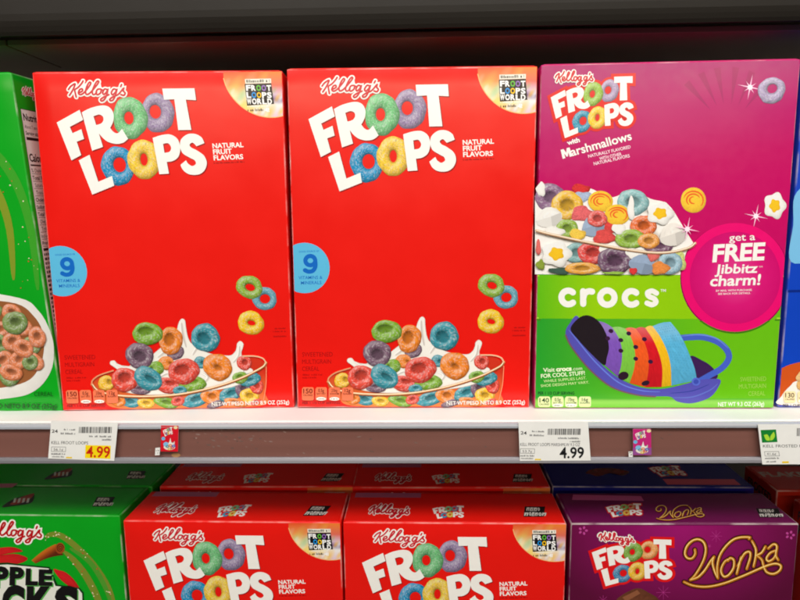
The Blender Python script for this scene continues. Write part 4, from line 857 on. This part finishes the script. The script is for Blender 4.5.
tag(purple_box(), 'dark purple cereal box with gold script lettering in front on the lower shelf', 'cereal box')
NAV = board('navy_carton_board', (22, 26, 120))
def navy_box():
    a = at(571.5, 524, .012)
    root, g = make_carton('cereal_box', NAV, loc=base_loc(a.x-.002, .0125+BD+.009, -.01, z=ZL), rot=(0, 0, -.01))
    ht = sheet_of(g['tq'], g['W'], g['D'])
    k = Ink(lambda x, y: (x, y), g['top']); k.fill([(.112, .004), (.182, .004), (.182, .0165), (.112, .0165)], (214, 90, 112), 2); k.build('glue_tab', root)
    k = Ink(lambda x, y: (x, y), g['top'])
    s = k.sub(affine(T_REF, [(.108, .042), (.140, .048), (.113, .022)])); title(s, 2, border=(200, 24, 30), bw=11, detail=.4); k.build('top_title_lettering', root)
    k = Ink(lambda x, y: (x, y), g['top']); k.blob([(.04, .03), (.05, .04), (.07, .042), (.085, .034), (.075, .024), (.066, .030), (.05, .022), (.044, .027)], (110, 40, 34), 2, grain=.2); k.build('top_picture', root)
    return root
tag(navy_box(), 'navy box with a pink flap tab in shade behind the purple box', 'cereal box')

# ------------------------------------------------------------------ dark red boxes at the lower right
DRED = board('brick_red_carton_board', (170, 34, 20))
def brick_box():
    e = at(800, 497, .045); x0 = e.x
    root, g = make_carton('cereal_box', DRED, loc=(x0+BW/2, -.004+BD/2, -.1085-BH+.0032), rot=(0, 0, 0))
    k = Ink(lambda x, y: (x, y), g['left']); H = g['H']
    def tx(t, x0, x1, y, hh, col):
        vs, fs = glyphs(t, .03, 0.); ids = [k.add(x0+(x1-x0)*x, y+hh*yy, 3, lin(col)) for x, yy in vs]
        for f in fs: k.f.append(tuple(ids[i] for i in f))
    tx('FROSTED', .008, .050, H-.016, .0085, (60, 44, 44)); tx('FLAKES', .010, .048, H-.028, .0085, (60, 44, 44)); k.build('side_lettering', root)
    k = Ink(lambda x, y: (x, y), g['top'])
    vs, fs = glyphs('FLAKES', .03, 0.); ids = [k.add(.004+.052*x, .030+.011*yy, 3, lin((176, 168, 156))) for x, yy in vs]
    for f in fs: k.f.append(tuple(ids[i] for i in f))
    k.build('top_title_lettering', root)
    return root
d1 = tag(brick_box(), 'brick red cereal box right of the purple box on the lower shelf, nearer one', 'cereal box', 'brick red cereal boxes')
d2 = dup(d1); d2.location.y += .074; d2.location.x -= .006; d2['label'] = 'brick red cereal box in shade behind the nearer brick red box'

# ------------------------------------------------------------------ price tags and rail stickers
PAPER = mat('tag_paper', (238, 238, 234), rough=.45, noise=.03, nscale=90)
def flat_sheet(name, q, Y, th=.0004, m=PAPER):
    """a thin card at its measured corners TL TR BR BL in the plane y = Y"""
    P = [at(x, y, Y) for x, y in q]; c = sum(P, Vector())/4; root = empty(name, (c.x, Y, min(p.z for p in P)))
    bm = bmesh.new(); a = [bm.verts.new(p-root.location) for p in P]; b = [bm.verts.new(p-root.location+Vector((0, th, 0))) for p in P]
    bm.faces.new(a[::-1]); bm.faces.new(b)
    for i in range(4): bm.faces.new((a[i], a[(i+1) % 4], b[(i+1) % 4], b[i]))
    bmesh.ops.recalc_face_normals(bm, faces=bm.faces[:]); me = bpy.data.meshes.new('card'); bm.to_mesh(me); bm.free()
    obj('card', me, root, m); L0 = root.location.copy()
    def place(u, v, l): return Vector((u-L0.x, -l, v-L0.z))
    def h(x, y): p = at(x, y, Y); return (p.x, p.z)
    return root, (lambda: Ink(h, place))
YT = -.0357
def barcode(k, x0, y0, x1, y1, lay, seed):
    rn = random.Random(seed); x = x0
    while x < x1:
        wv = rn.choice((.35, .5, .8, 1.1)); k.fill([(x, y0), (min(x1, x+wv), y0), (min(x1, x+wv)-.3, y1), (x-.3, y1)], (60, 60, 62), lay); x += wv+rn.choice((.35, .5, .8))
def tag_small(k, ox, oy, name, box, code, seed):
    G = (96, 96, 98)
    k.text('24', (ox+.6, oy+5), (ox+6.6, oy+5.2), 3.4, (60, 60, 62), 3, bold=.01); k.scribble((ox+12, oy+2.6), (ox+24, oy+2.9), 1.6, G, 3); k.scribble((ox+9.6, oy+6.6), (ox+24, oy+6.9), 1.7, G, 3)
    barcode(k, ox+28, oy-.8, ox+60.6, oy+5.4, 3, seed); k.scribble((ox+38, oy+9.4), (ox+60, oy+9.8), 1.7, G, 3); k.scribble((ox+50, oy+12.8), (ox+60, oy+13), 1.8, G, 3)
    k.text(name, (ox+.2, oy+16.4), (ox+(37 if len(name) < 18 else 60), oy+16.8), 3.2, (90, 90, 92), 3, bold=0)
    k.stroke([(ox+.5, oy+19.2), (ox+14.6, oy+19.4), (ox+14.4, oy+24), (ox+.2, oy+23.8), (ox+.5, oy+19.2)], .35, G, 3); k.text(box, (ox+2.4, oy+23), (ox+12, oy+23.2), 2.6, (80, 80, 82), 3, bold=0)
    k.scribble((ox+.2, oy+27), (ox+14, oy+27.2), 1.6, G, 3); k.scribble((ox+.2, oy+29.6), (ox+13, oy+29.8), 1.4, (130, 130, 130), 3)
def price_tag(q, ox, oy, name, box, seed, label, sale, far=False):
    root, I = flat_sheet('price_tag', q, YT)
    k = I(); tag_small(k, ox, oy, name, box, '', seed); k.fill([(ox+15, oy+29.2), (ox+21, oy+29.4), (ox+20.8, oy+30.8), (ox+14.8, oy+30.6)], (240, 206, 30), 3); k.build('small_print', root)
    k = I()
    if sale: k.fill([(ox+34.4, oy+17.4), (ox+59.6, oy+18), (ox+59.2, oy+31.2), (ox+33.8, oy+30.4)], (250, 220, 20), 2)
    if not far:
        x0, x1, y0, y1 = (ox+35, ox+58.8, oy+29.2, oy+29.8) if sale else (ox+39.6, ox+64, oy+28.6, oy+28.4)
        k.text('4.99', (x0, y0), (x1, y1), 11.2, (206, 40, 20) if sale else (30, 30, 32), 4, bold=.02); k.build('price_lettering', root)
    return tag(root, label, 'price tag', 'price tags')
price_tag([(51.2, 420.8), (118, 422.5), (114.2, 460.9), (48.1, 458.6)], 51.2, 427.6, 'KELL FROOT LOOPS', '56.1¢', 1, 'white price tag with red 4.99 on a yellow patch', True)
price_tag([(518.4, 421.7), (588, 421.7), (590.8, 460.6), (519.9, 460.9)], 520, 429.4, 'KELL FROOT LOOPS MARSHMLW 9.3 OZ', '53.7¢', 2, 'white price tag with plain black 4.99 under the magenta box', False)
root, I = flat_sheet('price_tag', [(757.8, 424.4), (826, 424.4), (829, 464.2), (762.3, 464.4)], YT)
k = I(); k.fill(smooth([(760.6, 430), (776, 429.4), (777.4, 442), (762, 442.6)], True), (24, 128, 50), 2)
k.fill(smooth([(763.8, 435), (767, 434.4, 1), (769.6, 438, 1), (769.6, 440.6), (766, 440, 1)], True), (170, 220, 60), 3); k.fill(smooth([(770.2, 440.6), (770.4, 436, 1), (773.8, 431.6), (774.8, 436, 1), (772.8, 439.6, 1)], True), (170, 220, 60), 3.4); k.build('leaf_patch', root)
k = I(); k.text('KELL FROSTED FLAKES', (763, 447.4), (816, 447.2), 3.0, (90, 90, 92), 3, bold=0); k.stroke([(764.4, 451.6), (778.6, 451.4), (779.4, 455.8), (765, 456), (764.4, 451.6)], .35, (90, 90, 90), 3); k.text('41.6¢', (766.6, 455), (776, 454.9), 2.4, (80, 80, 80), 3, bold=0)
k.scribble((765, 459), (779, 458.8), 1.5, (96, 96, 98), 3); k.scribble((765.4, 462.4), (776, 462.2), 1.4, (120, 120, 120), 3); k.fill([(782, 461.4), (788.6, 461.2), (788.8, 463), (782.2, 463.2)], (240, 206, 30), 3); barcode(k, 797, 428, 822, 436, 3, 5); k.build('small_print', root)
k = I(); k.text('4.99', (802, 460), (824, 459.8), 11, (30, 30, 32), 4, bold=.02); k.build('price_lettering', root)
tag(root, 'white price tag with a green leaf patch at the right edge', 'price tag', 'price tags')
def sticker(q, bg, label, band):
    root, I = flat_sheet('shelf_sticker', q, -.0346, .0002); x0, y0 = q[0]; x1, y1 = q[2]; w_, h_ = x1-x0, y1-y0; X = lambda a, b: (x0+w_*a, y0+h_*b)
    k = I(); k.fill(list(q), bg, 1)
    if band: k.fill([X(.0, .72), X(1, .72), X(1, .99), X(0, .99)], (150, 80, 150), 2)
    k.ellipse(*X(.30, .72), w_*.16, h_*.09, (130, 190, 230), 3); k.ellipse(*X(.5, .82), w_*.34, h_*.12, (236, 226, 214), 2.5)
    for i, (a, b, c) in enumerate(((.38, .8, (60, 150, 160)), (.55, .76, (236, 130, 50)), (.66, .85, (222, 70, 60)), (.5, .9, (240, 190, 50)), (.75, .78, (60, 90, 190)))): k.ring(*X(a, b), w_*.11, h_*.055, c, 4+i, na=14, nr=4, grain=.05)
    k.blob([X(.42, .75), X(.5, .6), X(.56, .48), X(.6, .62), X(.72, .66), X(.8, .6), X(.78, .76), X(.6, .86)], (240, 236, 228), 3.2, n=3, nr=4)
    k.ellipse(*X(.14, .5), w_*.11, h_*.07, (110, 180, 224), 3); k.ellipse(*X(.86, .08), w_*.12, h_*.06, (240, 220, 170), 3); k.build('pack_picture', root)
    k = I(); s = k.sub(affine(T_REF, [X(.12, .2), X(.66, .06), X(.24, .42)])); title(s, 4, detail=.4, drop=False); k.build('title_lettering', root)
    return tag(root, label, 'sticker', 'pack stickers on the price rail')
sticker([(161, 425.4), (178.6, 425.6), (178, 451.6), (160.6, 451.4)], (214, 24, 40), 'tiny red pack sticker on the brown price rail', False)
sticker([(632.8, 428.8), (651, 428.8), (651.4, 455), (633.4, 455)], (196, 40, 120), 'tiny magenta pack sticker on the brown price rail', True)
for q, lab in (([(155.4, 448), (160, 447.6), (159.6, 455.2), (155, 455.4)], 'scrap of old white label left of the tiny red sticker'), ([(628.6, 451.6), (632.6, 451.4), (632.8, 457), (628.8, 457.2)], 'scrap of old white label left of the tiny magenta sticker')):
    rr, I = flat_sheet('label_scrap', q, -.0345, .0002); k = I(); k.scribble((q[0][0]+.8, q[2][1]-1.6), (q[1][0]-.6, q[2][1]-1.8), 1.4, (120, 116, 112), 2); k.scribble((q[0][0]+.8, q[2][1]-4), (q[1][0]-.6, q[2][1]-4.2), 1.4, (120, 116, 112), 2); k.build('small_print', rr); tag(rr, lab, 'label scrap')
